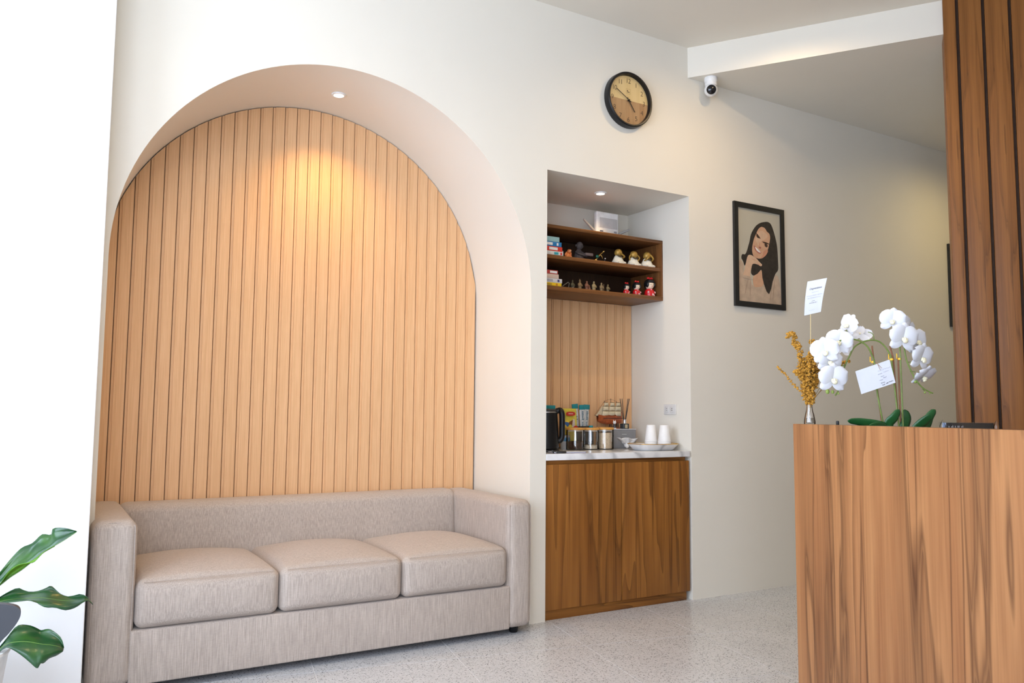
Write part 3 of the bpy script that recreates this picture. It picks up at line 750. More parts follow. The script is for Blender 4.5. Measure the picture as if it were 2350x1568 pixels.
canister('glass canister full of pale sugar beside the tissue box', 3.036, .352, .0550, .134, .100, (.80, .60, .38), 'sugar')

# --- grey tissue box with a pulled tissue
tb = thing('tissue_box', 'grey fabric tissue box with a tissue hanging out', 'tissue box', (3.226, .455, CT))
M_GREYB = plain('grey_box_fabric', (.24, .24, .25), .7)
MB().rbox(-.095, .095, -.055, .055, 0, .116, .003, 2).obj('box', M_GREYB, tb)
MB().rbox(-.097, .097, -.057, .057, .117, .122, .0015).obj('lid', plain('pale_grey_lid', (.62, .62, .66), .5), tb)
MB().box(-.018, .018, -.0557, -.0549, .086, .090).obj('box_print', plain('silver_print', (.5, .5, .5), .5), tb, smooth=False)
rows = []
for i in range(7):
    u = i/6; row = []
    for j in range(11):
        v = j/10
        wdt = .022+.062*u
        x = .012+(v-.5)*2*wdt - .012*u; z = .022+.042*u + .006*math.sin(v*9+u*4)*(1-.3*u) + (.008*u if v < .15 else 0)
        y = -.062-.030*u*(1-.4*abs(v-.5)) + .008*math.sin(v*15+u*3)
        row.append((x, y, z))
    rows.append(row)
tis = MB().loft(rows)
to = tis.obj('tissue', plain('white_tissue', (.82, .80, .78), .9), tb, sharp=180); sm = to.modifiers.new('thickness', 'SOLIDIFY'); sm.thickness = .0012
MB().tube(spline([(.012, -.056, .024), (.010, -.066, .018), (.016, -.072, .004)], 4), [.018, .018, .016, .016, .016, .014, .012, .010, .006][:9], 10).obj('tissue_tuft', plain('white_tissue', (.82, .80, .78), .9), tb)

# --- figurine and reed diffuser on top of the tissue box
BT = CT+.122
ct_ = thing('cat_figurine', 'tiny white and black cat figurine on the tissue box', 'figurine', (3.158, .415, BT))
MB().lathe([(.011, 0), (.012, .008), (.009, .022), (.006, .030), (0, .031)], 14).obj('body', plain('patched_fur', (.05, .05, .055), .6, var=.5, scale=120), ct_)
hd = MB().ball((0, -.003, .040), (.011, .010, .010))
for sx in (-1, 1): hd.lathe([(.004, .046), (0, .058)], 8, (sx*.007, -.002, 0))
hd.obj('head', plain('white_fur', (.82, .80, .78), .6), ct_)
MB().ball((0, -.008, .004), (.010, .006, .004)).obj('paws', plain('white_fur', (.82, .8, .78), .6), ct_)
rd = thing('reed_diffuser', 'glass reed diffuser with black sticks on the tissue box', 'diffuser', (3.248, .425, BT))
MB().rbox(-.024, .024, -.018, .018, 0, .034, .004, 2).obj('bottle', plain('dark_tinted_glass', (.035, .045, .05), .08), rd)
MB().lathe([(.012, .034), (.011, .036), (.011, .058), (.0115, .060), (.004, .060)], 20).obj('collar', M_STEEL, rd)
MB().rbox(-.010, .010, -.0188, -.0178, .004, .028, .001).obj('label', plain('gold_label', (.55, .45, .28), .4, .5), rd)
for dx, dy in ((-.032, .004), (-.024, -.006), (.030, .002), (.036, -.004), (.044, .006)):
    MB().tube([(0+dx*.1, dy*.2, .030), (dx, dy, .192)], .0022, 6).obj('reed', M_BLACKM, rd)

# --- model ship behind the tissue box
sp_ = thing('model_ship', 'wooden model sailing ship with cream sails behind the tissue box', 'model ship', (3.185, .495, BT)); sp_.scale = (1.08, 1, 1.0)
M_HULL = plain('red_brown_hull', (.36, .075, .018), .3, var=.25, scale=60); M_SAIL = plain('cream_sail', (.62, .53, .36), .8, var=.1); M_SPAR = plain('dark_spar', (.10, .055, .03), .6)
hrows = []
for i in range(15):
    u = i/14; x = -.092+.180*u
    beam = .020*math.sin(PI*min(1, .12+u*.86))**.6; keel = .027+.014*(abs(u-.55)*2)**3; deck = .078+.016*(u-.45)**2*4+(.012 if u > .72 else 0)
    row = []
    for j in range(9):
        a = PI*j/8; row.append((x, -beam*math.cos(a), deck-(deck-keel)*math.sin(a)**.7))
    hrows.append(row)
hl = MB().loft(hrows); hl.add([r[0] for r in hrows]+[r[-1] for r in hrows], [tuple(list(range(15))+list(range(29, 14, -1)))])
hl.obj('hull', M_HULL, sp_)
MB().box(-.060, .085, -.0208, -.0198, .064, .069).obj('gun_stripe', plain('dark_stripe', (.08, .02, .01), .5), sp_, smooth=False)
for mx, h in ((-.040, .178), (.006, .192), (.050, .176)):
    m_ = MB().tube([(mx, 0, .060), (mx, 0, h)], .0018, 6).obj('mast', M_SPAR, sp_)
    for k, (z0, z1, w0, w1) in enumerate(((.080, .112, .026, .024), (.114, .142, .023, .020), (.144, .166, .018, .014))):
        if z1 > h-.006: continue
        rws = [[(mx-w+2*w*j/6+.006*k*.3, -.010-.010*math.sin(PI*i/5)*math.sin(PI*j/6)-.004, z0+(z1-z0)*i/5) for j in range(7)] for i in range(6) for w in [w0+(w1-w0)*i/5]]
        so = MB().loft(rws).obj('sail', M_SAIL, sp_); mm = so.modifiers.new('thickness', 'SOLIDIFY'); mm.thickness = .0012
        MB().tube([(mx-w1-.002, -.012, z1+.001), (mx+w1+.002, -.012, z1+.001)], .0012, 5).obj('yard', M_SPAR, m_)
for k in range(3):
    x0, x1 = -.108+.016*k, -.060+.014*k
    so = MB().prism([(x0, .082+.004*k), (x1+.002, .084+.002*k), (x1+.006, .150-.006*k)], -.004-.002*k, -.0028-.002*k, 'xz').obj('jib_sail', M_SAIL, sp_, smooth=False)
MB().tube([(-.078, 0, .070), (-.112, 0, .086)], .0018, 6).obj('bowsprit', M_SPAR, sp_)
for a, b in (((-.112, .086), (-.040, .176)), ((-.040, .176), (.006, .190)), ((.006, .190), (.050, .174)), ((.050, .174), (.088, .086))):
    MB().tube([(a[0], 0, a[1]), (b[0], 0, b[1])], .0007, 4).obj('rigging', M_SPAR, sp_)
MB().rbox(-.010, .070, -.016, .016, 0, .006, .001).obj('stand_base', M_HULL, sp_)
for x in (.004, .056): MB().prism([(x-.010, .006), (x+.010, .006), (x+.006, .046), (x-.006, .046)], -.006, .006, 'xz').obj('stand_post', M_SPAR, sp_, smooth=False)

# --- snack bags and sachets at the back
def bag(name, label, cat, x, y, w, h, d, mat, rot=0, lean=0, mats2=None, group=None, z=CT):
    t = thing(name, label, cat, (x, y, z), rot, group)
    rows = []
    N, Mx = 12, 9
    def shape(side):
        rr = []
        for i in range(N+1):
            v = i/N; bulge = d*(math.sin(PI*min(max((v-.06)/.88, 0), 1))**.6)
            row = []
            for j in range(Mx):
                u = j/(Mx-1)*2-1
                b = bulge*(1-abs(u)**2.5)
                row.append((u*w/2*(1-.05*math.sin(PI*v)), side*(.0006+b)+lean*v+.002*math.sin(u*5+v*9)*(1 if side < 0 else .5), v*h))
            rr.append(row)
        return rr
    mb = MB(); mb.loft(shape(-1)); mb.loft(list(reversed(shape(1))))
    mb.obj('pouch', mat, t, sharp=60)
    return t
M_YEL = plain('yellow_green_foil', (.60, .50, .05), .35, var=.2, scale=14); M_TEAL = plain('teal_foil', (.01, .24, .27), .35, var=.15); M_SILV = plain('pale_silver_foil', (.55, .57, .56), .35, var=.12, scale=50)
yb = bag('snack_bag', 'yellow snack bag with red logo and brown drink picture', 'snack bag', 2.862, .475, .118, .248, .018, M_YEL, lean=.02)
def front(pts, y, mat, nm, parent, lean=.02, h=.248):
    poly = closed(pts, 3); mb = MB(); n_ = len(poly)
    mb.prism(poly, y-.0016, y, 'xz'); o = mb.obj(nm, mat, parent, smooth=False); return o
front([(-.030, .205), (.028, .205), (.026, .226), (-.028, .226)], -.004, plain('red_logo', (.50, .03, .02), .4), 'logo', yb)
MB().box(-.018, .016, -.0064, -.0055, .213, .219).obj('logo_print', plain('pinkish_print', (.70, .35, .30), .5), yb, smooth=False)
front([(-.030, .10), (.028, .10), (.022, .150), (.020, .176), (-.006, .168), (-.024, .145)], -.0055, plain('brown_picture', (.20, .065, .02), .4), 'drink_print', yb)
front([(.010, .12), (.030, .12), (.028, .176), (.014, .178)], -.0062, plain('pale_glass_print', (.60, .50, .42), .4), 'glass_print', yb)
front([(.018, .122), (.046, .122), (.050, .134), (.036, .142), (.020, .136)], -.0085, plain('tomato_print', (.55, .03, .02), .4), 'tomato_print', yb)
hold = thing('sachet_holder', 'black open box holding drink sachets behind the canisters', 'holder', (2.968, .505, CT))
hm = MB()
for x0, x1, y0, y1 in ((-.062, .062, -.032, -.029), (-.062, .062, .029, .032), (-.062, -.059, -.029, .029), (.059, .062, -.029, .029)): hm.box(x0, x1, y0, y1, .003, .138)
hm.box(-.062, .062, -.032, .032, 0, .003); hm.obj('box', M_BLACKM, hold, smooth=False)
def sachet(label, x, y, rot, lean, h=.235, tilt=0, w=.042):
    t = bag('drink_sachet', label, 'sachet', x, y, w, h, .006, M_SILV, 0, lean, group='teal and silver drink sachets', z=CT+.036)
    t.rotation_euler = (0, rot, tilt)
    MB().rbox(-w/2-.001, w/2+.001, lean-.0045, lean+.0045, h-.028, h+.002, .001).obj('teal_top', M_TEAL, t)
    strokes(lambda u, v: (v, -.0078, .205-u), .01, .17, 0, .017, plain('blue_grey_print', (.07, .16, .22), .5), t, 'sachet_print', int(x*1000))
sachet('leftmost drink sachet with teal top behind the canisters', 2.945, .512, -.10, 0, .240)
sachet('drink sachet with teal top, second from the yellow bag', 2.976, .500, -.03, 0, .234)
sachet('drink sachet with teal top nearest the model ship', 3.006, .515, .05, 0, .236, .15)
cu = thing('mini_bottle', 'small bottle with bright teal cap behind the canisters', 'bottle', (3.000, .448, CT))
MB().lathe([(.015, 0), (.016, .004), (.016, .100), (.009, .118), (.009, .122), (0, .122)], 18).obj('body', plain('dark_bottle', (.03, .04, .03), .2), cu)
MB().lathe([(.0135, .122), (.014, .124), (.0135, .143), (0, .144)], 18).obj('cap', plain('bright_teal_cap', (.02, .34, .42), .35), cu)
tl = bag('snack_bag', 'teal topped pouch rising behind the black kettle', 'snack bag', 2.655, .43, .125, .262, .024, plain('pale_pouch', (.56, .52, .46), .45), lean=.0)
MB().rbox(-.062, .062, -.005, .005, .242, .270, .002, deform=lambda q, p: (q[0], q[1]+.003*math.sin(q[0]*90), q[2]+.004*math.sin(q[0]*40+1)-.10*max(0, q[0]-.03))).obj('teal_band', M_TEAL, tl)
sb_ = bag('snack_bag', 'little yellow and blue packet between kettle and coffee canister', 'snack bag', 2.772, .400, .052, .085, .010, plain('bright_yellow_foil', (.72, .50, .04), .35, var=.2), z=CT+.0895)
front([(-.020, .052), (.016, .050), (.020, .072), (-.018, .076)], -.0085, plain('blue_logo', (.04, .13, .33), .4), 'blue_print', sb_)
wb_ = thing('plastic_tub', 'small clear tub with blue label under the yellow packet', 'tub', (2.772, .400, CT))
MB().lathe([(.026, 0), (.028, .003), (.029, .078), (.030, .086), (0, .088)], 22).obj('body', plain('frosted_plastic', (.42, .44, .46), .3), wb_)
MB().lathe([(.0291, .050), (.0295, .051), (.0296, .072), (.0292, .073), (.0291, .050)], 22, caps=False).obj('label', plain('blue_label', (.05, .20, .36), .4), wb_)

# --- tray with two stacks of paper cups
tr = thing('serving_tray', 'white marble-look tray with gold rim under the paper cups', 'tray', (3.250, .150, CT))
def ov(w, d, z, n=40, p=3.2):
    out = []
    for i in range(n):
        a = 2*PI*i/n; c, s_ = math.cos(a), math.sin(a)
        out.append((w*math.copysign(abs(c)**(2/p), c), d*math.copysign(abs(s_)**(2/p), s_), z))
    return out
def rings(rs): 
    n_ = len(rs[0]); mb = MB(); vs = [p for r in rs for p in r]; fs = []
    for i in range(len(rs)-1):
        for j in range(n_): fs.append((i*n_+j, i*n_+(j+1) % n_, (i+1)*n_+(j+1) % n_, (i+1)*n_+j))
    fs.append(tuple(reversed(range(n_)))); fs.append(tuple((len(rs)-1)*n_+j for j in range(n_)))
    return mb.add(vs, fs)
rings([ov(.118, .072, 0), ov(.126, .080, .004), ov(.150, .100, .030), ov(.156, .108, .037), ov(.156, .104, .038), ov(.146, .096, .031), ov(.120, .074, .008)]).obj('dish', M_MARBLE, tr)
gr = [Vector(p) for p in ov(.156, .108, .0385)]; MB().tube(gr+[gr[0]], .0022, 6).obj('gold_rim', M_GOLD, tr)
M_CUP = plain('white_paper_cup', (.84, .82, .79), .55, var=.02)
cupm = MB(); H_ = .100
cupm.lathe([(.0375, .0012), (.0388, 0), (.0400, .0015), (.0400, .0035), (.0385, .005), (.0275, H_-.002), (.0265, H_), (.0250, H_-.001), (.0250, H_-.006), (0, H_-.006), (0, H_-.0065), (.0247, H_-.0065), (.0375, .0012)], 30, caps=False)
cup_me = None
for si, (cx_, nm) in enumerate(((3.272, 'left'), (3.306, 'right'))):
    for i in range(6):
        if cup_me is None: cup_me = cupm.mesh('paper_cup', M_CUP)
        o = bpy.data.objects.new('paper_cup', cup_me); COL.objects.link(o); o.location = (cx_, .196-.084*si, CT+.0085+i*.0085)
        pos = ['bottom', 'second from bottom', 'third from bottom', 'fourth from bottom', 'fifth from bottom', 'topmost'][i]
        tag(o, '%s upturned white paper cup of the %s stack on the tray' % (pos, nm), 'cup', 'upturned paper cups stacked on the tray')

# --- wall socket on the niche side wall
ws = thing('wall_socket', 'white double wall socket on the niche side wall', 'socket', (NX1-.0005, .182, 1.128))
MB().rbox(-.008, 0, -.055, .055, -.032, .032, .002, 2).obj('plate', plain('off_white_plate', (.68, .66, .63), .4), ws)
for y in (-.024, .024):
    o = MB().rbox(-.0105, -.0075, -.017, .017, -.020, .020, .0015).obj('outlet', plain('socket_insert', (.62, .605, .58), .4), ws); o.location = (0, y, 0)
    for dz in (-.006, .006): MB().box(-.0112, -.0103, -.004, .004, dz-.0012, dz+.0012).obj('slot', M_BLACKM, o, smooth=False)

# ================================================================== WALL CLOCK
ck = thing('wall_clock', 'round black-rimmed wall clock with two-tone wooden face', 'clock', (2.932, 0, 2.951))
MB().lathe([(.150, .0), (.165, 0), (.167, .004), (.165, .040), (.160, .044), (.152, .042), (.149, .022), (.149, .010), (.150, 0)], 64, axis='y', caps=False).obj('case', M_BLACK, ck)
M_FT = wood('pale_bamboo_face', (.52, .36, .14), (.62, .44, .19), (.70, .52, .25), sc=.6, vein=.1); M_FB = wood('brown_wood_face', (.22, .115, .05), (.36, .20, .09), (.44, .27, .13), sc=.9, vein=.3)
def half(a0_, a1_): return [(.150*math.cos(a0_+(a1_-a0_)*i/30), .150*math.sin(a0_+(a1_-a0_)*i/30)) for i in range(31)]
MB().prism(half(0, PI), -.018, -.008, 'xz').obj('face_upper', M_FT, ck, smooth=False)
MB().prism(half(PI, 2*PI), -.018, -.008, 'xz').obj('face_lower', M_FB, ck, smooth=False)
M_NUM = plain('dark_brown_numeral', (.035, .02, .012), .5)
for h in range(1, 13):
    a = math.radians(90-30*h)
    text(str(h), .042, M_NUM, ck, (.118*math.cos(a), -.0184, .118*math.sin(a)), name='numeral', offset=-.0006, space=.85)
lo = MB()
for (x0, x1, z0, z1) in ((-.015, .015, .040, .0408), (-.015, .015, .0692, .070), (-.015, -.0142, .040, .070), (.0142, .015, .040, .070)): lo.box(x0, x1, -.0186, -.018, z0, z1)
lo.obj('logo_outline', plain('faint_brown_print', (.35, .24, .10), .5), ck, smooth=False)
lo = MB(); lo.box(-.009, -.003, -.0187, -.018, .056, .062); lo.box(-.009, .009, -.0187, -.018, .049, .053); lo.obj('logo_print', M_NUM, ck, smooth=False)
def hand(ang, L, w, y, nm):
    a = math.radians(90-ang); d = Vector((math.cos(a), 0, math.sin(a))); p = Vector((-d.z, 0, d.x))
    q = [d*-.018+p*w*.6, d*-.018-p*w*.6, d*L-p*w*.45, d*L+p*w*.45]
    MB().prism([(v.x, v.z) for v in q], y-.0015, y, 'xz').obj(nm, M_BLACK, ck, smooth=False)
hand(300, .108, .0042, -.025, 'minute_hand'); hand(145, .080, .0050, -.0225, 'hour_hand'); 
MB().lathe([(.006, .018), (.006, .028), (0, .029)], 14, axis='y').obj('hub', M_BLACK, ck)

# ================================================================== SECURITY CAMERA
sc_ = thing('security_camera', 'white dome security camera hanging from the soffit corner', 'camera', (3.545, -.075, 3.205))
MB().lathe([(0, -.0), (.040, 0), (.041, -.004), (.041, -.022), (.038, -.030), (0, -.031)], 32).obj('mount', M_WHITE, sc_)
MB().lathe([(.036, -.028), (.038, -.034), (.037, -.052), (0, -.056)], 32).obj('collar', M_WHITE, sc_)
MB().ball((0, 0, -.078), .041, 28, 18).obj('dome', M_WHITE, sc_)
d_ = (Vector((0, -CAM_D, CAM_H))-Vector((3.545, -.075, 3.127))).normalized(); d_ = (d_+Vector((0.10, 0, .12))).normalized()
ro = d_.to_track_quat('Z', 'Y').to_euler()
o = MB().lathe([(.0, .030), (.0290, .0290), (.0290, .0325), (.018, .0395), (.0, .0425)], 28).obj('lens_window', plain('black_lens', (.008, .008, .009), .08), sc_); o.location = (0, 0, -.078); o.rotation_euler = ro
o = MB().lathe([(.0285, .0305), (.0315, .0280), (.0315, .0310), (.0300, .0345), (.0285, .0305)], 28, caps=False).obj('lens_bezel', M_WHITE, sc_); o.location = (0, 0, -.078); o.rotation_euler = ro

# ================================================================== FRAMED PORTRAITS
M_FRAME = plain('black_frame', (.012, .012, .012), .4)
def frame(label, x0, x1, z0, z1, w=.034, d=.018):
    cx_, cz_ = (x0+x1)/2, (z0+z1)/2
    t = thing('picture_frame', label, 'framed picture', (cx_, 0, cz_)); X, Z = (x1-x0)/2, (z1-z0)/2
    for a in ([(-X, -Z), (X, -Z), (X-w, -Z+w), (-X+w, -Z+w)], [(-X, Z), (X, Z), (X-w, Z-w), (-X+w, Z-w)], [(-X, -Z), (-X+w, -Z+w), (-X+w, Z-w), (-X, Z)], [(X, -Z), (X-w, -Z+w), (X-w, Z-w), (X, Z)]):
        MB().prism(a, -d, -.001, 'xz').obj('frame_bar', M_FRAME, t, smooth=False)
    return t, X-w, Z-w
pf, PX, PZ = frame('black framed portrait photo of a smiling dark-haired woman', 3.793, 4.257, 1.790, 2.469)
def uv(X, Y):
    u = (X-176)/(724-176); tp = 193+(X-172)*.181; bt = 1395+(X-180)*.1
    return ((u*2-1)*PX, (1-2*(Y-tp)/(bt-tp))*PZ)
PH = [plain('photo_backdrop', (.50, .46, .36), .6, var=.05, scale=4), plain('photo_hair', (.028, .022, .018), .5, var=.3, scale=50), plain('photo_skin', (.62, .36, .22), .5, var=.06), plain('photo_skin_pale', (.66, .44, .29), .5), plain('photo_jumper', (.52, .39, .28), .6, var=.14, scale=22),
      plain('photo_dark', (.06, .03, .02), .5), plain('photo_teeth', (.80, .74, .68), .4), plain('photo_lips', (.42, .13, .10), .5), plain('photo_blush', (.60, .28, .17), .5), plain('photo_fold', (.36, .25, .17), .6)]
ph = MB(); ph.box(-PX-.002, PX+.002, -.008, -.002, -PZ-.002, PZ+.002, 0)
lay = [0]
def shape(pts, mi, smooth=3):
    lay[0] += 1; y = -.008-.00012*lay[0]; poly = [uv(*p) for p in pts]
    poly = closed(poly, smooth) if smooth else poly
    poly = [(max(-PX, min(PX, a)), max(-PZ, min(PZ, b))) for a, b in poly]
    ph.prism(poly, y, y+.0001, 'xz', mi)
def stroke(a, b, w, mi):
    ax_, ay_ = a; bx_, by_ = b; L = math.hypot(bx_-ax_, by_-ay_); nx, ny = -(by_-ay_)/L*w, (bx_-ax_)/L*w; mx, my = (ax_+bx_)/2, (ay_+by_)/2
    shape([(ax_, ay_), (mx+nx, my+ny), (bx_, by_), (mx-nx*.6, my-ny*.6)], mi)
shape([(545,385),(480,395),(425,425),(380,480),(345,550),(328,630),(308,700),(290,760),(268,802),(232,802),(220,850),(240,890),(262,950),(290,885),(330,900),(345,960),(338,1040),(372,1075),(425,1048),(470,1000),(480,1100),(500,1180),(530,1270),(565,1310),(592,1285),(604,1200),(630,1110),(655,1050),(690,1000),(692,900),(688,780),(680,680),(660,580),(632,480),(605,415),(575,390)], 1)
shape([(365,1090),(420,1050),(472,1005),(482,1100),(498,1180),(470,1215),(400,1225),(365,1190)], 2)
shape([(180,900),(212,865),(250,930),(242,1050),(300,1095),(330,1100),(345,1180),(385,1222),(470,1217),(505,1195),(532,1275),(565,1312),(596,1240),(615,1150),(652,1062),(690,1085),(714,1200),(727,1330),(729,1452),(450,1424),(180,1397)], 4, 0)
for a, b in (((330,1110),(322,1390)), ((300,1110),(255,1330)), ((600,1240),(575,1400)), ((640,1120),(610,1420))): stroke(a, b, 5, 9)
shape([(480,450),(440,480),(408,545),(380,610),(360,700),(357,770),(375,828),(410,850),(450,858),(497,845),(532,800),(560,740),(580,660),(592,590),(582,540),(550,510),(525,468)], 2)
shape([(470,640),(440,690),(420,660),(400,610),(430,540),(470,500),(520,520),(560,560),(540,600),(500,620)], 3)
shape([(500,770),(540,740),(560,760),(535,810),(500,840),(470,850),(490,810)], 8)
shape([(378,690),(400,705),(440,745),(472,785),(440,792),(408,765),(388,735)], 7)
shape([(392,708),(415,722),(445,752),(464,780),(440,776),(412,752)], 6)
stroke((408,528), (466,606), 12, 5); stroke((486,640), (580,672), 14, 5)
shape([(412,555),(432,562),(452,592),(436,596),(418,580)], 5); shape([(515,670),(540,668),(558,695),(542,714),(522,700)], 5)
stroke((452,640), (444,720), 5, 8); shape([(440,712),(458,706),(472,722),(452,730)], 7)
shape([(300,820),(340,813),(400,850),(440,895),(478,935),(462,956),(425,935),(362,925),(342,975),(324,1060),(322,1098),(240,1078),(256,990),(276,900)], 3)
stroke((412,905), (452,955), 4, 8); stroke((345,860), (405,885), 4, 8)
shape([(236,1070),(322,1090),(330,1120),(240,1100)], 4)
ph.obj('photo', PH, pf, smooth=False)
pf2, PX2, PZ2 = frame('black framed picture partly hidden behind the timber wall', 6.140, 6.604, 1.798, 2.457)
q = MB(); q.box(-PX2-.002, PX2+.002, -.008, -.002, -PZ2-.002, PZ2+.002, 0)
q.prism(closed([(-PX2*.9, -PZ2*.15), (-PX2*.55, .05), (-PX2*.2, .0), (-PX2*.25, -PZ2*.55), (-PX2*.7, -PZ2*.45)], 4), -.0085, -.008, 'xz', 1)
q.prism([(-PX2, -PZ2), (PX2, -PZ2), (PX2, -PZ2*.62), (-PX2, -PZ2*.66)], -.0083, -.008, 'xz', 2)
q.obj('photo', [plain('photo_white', (.66, .66, .60), .5), plain('photo_golden_hair', (.42, .26, .08), .6, var=.3, scale=60), plain('photo_pale_cloth', (.60, .58, .52), .6)], pf2, smooth=False)

# ================================================================== RECEPTION DESK
DA = (2.247, -1.758); dang = math.radians(-101)
desk = thing('reception_desk', 'tall teak veneer reception desk on the right', 'desk', (DA[0], DA[1], 0), dang)
def dw(t, o, z=0):
    c, s_ = math.cos(dang), math.sin(dang); return (DA[0]+c*t-s_*o, DA[1]+s_*t+c*o, z)
M_TOP = plain('black_ledge', (.018, .017, .017), .3)
MB().rbox(0, 2.2, 0, .024, 0, 1.075, .0012).obj('front_panel', M_TEAKD, desk)
MB().rbox(.0005, .024, .0245, .74, 0, .80, .001).obj('end_panel', M_TEAKD, desk)
MB().rbox(2.176, 2.1995, .0245, .74, 0, .80, .001).obj('end_panel', M_TEAKD, desk)
MB().rbox(.0005, 2.1995, .0245, .140, 1.050, 1.0735, .001).obj('ledge', M_TOP, desk)
MB().rbox(.0005, 2.1995, .140, .158, .760, 1.0735, .001).obj('riser', M_TEAKD, desk)
MB().rbox(.0245, 2.1755, .0245, .74, .735, .7595, .001).obj('worktop', M_TEAKD, desk)

VR = -yaw     # these stand square to the line of sight
# ---- glass bud vase
vz = 1.0735
va = thing('bud_vase', 'small clear glass bud vase on the reception desk', 'vase', (2.291, -1.792, vz))
MB().lathe([(0, 0), (.0175, 0), (.0188, .003), (.0185, .012), (.0150, .032), (.0105, .050), (.0092, .060), (.0098, .068), (.0090, .069), (.0082, .060), (.0095, .050), (.0138, .032), (.0172, .012), (.0165, .004), (0, .003)], 28).obj('glass_body', M_GLASS, va)
MB().lathe([(0, .0035), (.0160, .0045), (.0168, .012), (.0150, .022), (0, .0225)], 24).obj('water', glass('murky_water', (.62, .60, .56), .02, .2), va)
# ---- dried golden flowers
df = thing('dried_flowers', 'bunch of dried golden flowers in the glass bud vase', 'dried flowers', (2.291, -1.792, vz), VR)
M_DRY = plain('golden_seed_head', (.42, .20, .018), .8, var=.45, scale=160); M_STEM = plain('dry_stem', (.36, .24, .11), .8, var=.25)
def Lz(p): return [(x, z-vz) for x, z in p]
SPK = [([(0.001,1.142),(-0.014,1.195),(-0.024,1.264),(-0.032,1.328),(-0.043,1.352),(-0.056,1.386),(-0.070,1.374)], .25, .012, 260, -.004),
       ([(0.001,1.142),(-0.005,1.195),(-0.003,1.252),(0.002,1.287),(0.007,1.315)], .26, .024, 380, -.010),
       ([(0.001,1.142),(0.007,1.195),(0.019,1.241),(0.029,1.269)], .30, .022, 280, .006),
       ([(0.001,1.142),(-0.010,1.200),(-0.018,1.250),(-0.020,1.300)], .30, .021, 320, .010),
       ([(0.001,1.142),(-0.023,1.179),(-0.046,1.201),(-0.068,1.227),(-0.091,1.252),(-0.111,1.272)], .16, .0045, 90, -.006),
       ([(0.001,1.142),(0.006,1.241),(0.017,1.333),(0.022,1.364)], .88, .009, 36, .016),
       ([(0.003,1.142),(0.034,1.264),(0.059,1.364)], .86, .009, 44, .022),
       ([(0.006,1.142),(0.070,1.242),(0.117,1.279),(0.157,1.295)], .72, .007, 40, .030),
       ([(0.006,1.142),(0.069,1.219),(0.109,1.247),(0.135,1.248)], .66, .007, 36, .024),
       ([(0.001,1.142),(-0.018,1.218),(-0.038,1.245),(-0.053,1.254)], .5, .009, 60, -.014),
       ([(0.003,1.142),(0.093,1.242),(0.108,1.279)], .75, .006, 26, .034)]
random.seed(11)
for pts, st, wd, nb_, dep in SPK:
    pp = [Vector((0.3*pts[0][0], 0, .012))]+[Vector((x, dep*min(1, (i/2)), z-vz)) for i, (x, z) in enumerate(pts)]
    P = spline(pp, 8); MB().tube(P, .0011, 5).obj('stem', M_STEM, df)
    hd = MB(); i0 = int(len(P)*st)
    for k in range(nb_):
        u = random.random(); q = P[min(len(P)-1, int(i0+(len(P)-1-i0)*u))]
        taper = wd*(.45+.55*math.sin(PI*min(1, .15+u*.8)))
        d_ = Vector((random.gauss(0, 1), random.gauss(0, 1), random.gauss(0, 1))).normalized()*taper*random.random()**.5
        r_ = random.uniform(.0022, .0052)*(1 if wd > .006 else .7)
        hd.ball(q+d_, (r_*random.uniform(.7, 1.5), r_, r_*random.uniform(.7, 1.4)), 6, 4, rot=Matrix.Rotation(random.random()*3, 3, 'X'))
    hd.obj('seed_head', M_DRY, df, sharp=50)['kind'] = 'stuff'
for k in range(7):
    a = k*.9; MB().loft([[(.004*math.cos(a)+.010*math.cos(a)*t, .010*math.sin(a)*t, .075+.045*t+.0), (.004*math.cos(a)+.010*math.cos(a)*t+.004*math.sin(PI*t)+.0005, .010*math.sin(a)*t+.003, .075+.045*t)] for t in [i/6 for i in range(7)]]).obj('dry_leaf', M_STEM, df)
# ---- congratulation card on a pick
cc = thing('message_card', 'white congratulations card on a thin pick above the dried flowers', 'card', (2.291, -1.792, vz), VR)
CP = [(-.006, 1.451), (.052, 1.465), (.077, 1.585), (.008, 1.571)]     # bl, br, tr, tl
def bil(u, v, off=0.0):
    bl, br, tr, tl = CP
    x = (bl[0]*(1-u)+br[0]*u)*(1-v)+(tl[0]*(1-u)+tr[0]*u)*v; z = (bl[1]*(1-u)+br[1]*u)*(1-v)+(tl[1]*(1-u)+tr[1]*u)*v
    return (x-.004*math.sin(PI*v), .012+off-.005*math.sin(PI*v), z-vz)
fr_ = [[bil(u/6, v/10) for u in range(7)] for v in range(11)]
mbc = MB(); mbc.loft(fr_); mbc.loft([[bil(u/6, v/10, .0012) for u in reversed(range(7))] for v in range(11)])
mbc.obj('card', M_PAPER, cc, sharp=60)
MB().tube([(.0005, .004, .02), (.012, .010, 1.30-vz), (.017, .0145, 1.47-vz)], .0011, 6).obj('pick', plain('pale_bamboo', (.62, .48, .24), .6), cc)
def on_card(txt, uc, vc, wu, hv, mat, shear=0, offset=0):
    me = text_mesh(txt, 1.0, 'card_print', 0, offset=offset, shear=shear)
    xs = [v.co.x for v in me.vertices]; ys = [v.co.y for v in me.vertices]; x0, x1 = min(xs), max(xs); y0, y1 = min(ys), max(ys)
    for v in me.vertices:
        u = uc+((v.co.x-x0)/(x1-x0)-.5)*wu; w = vc+((v.co.y-y0)/(y1-y0)-.5)*hv; v.co = bil(u, w, -.0004)
    me.materials.clear(); me.materials.append(mat); o = bpy.data.objects.new('card_print', me); COL.objects.link(o); o.parent = cc
on_card('Congratulations', .50, .745, .66, .075, M_INK, .35, .01)
cf = lambda u, v: bil(u, v, -.0004)
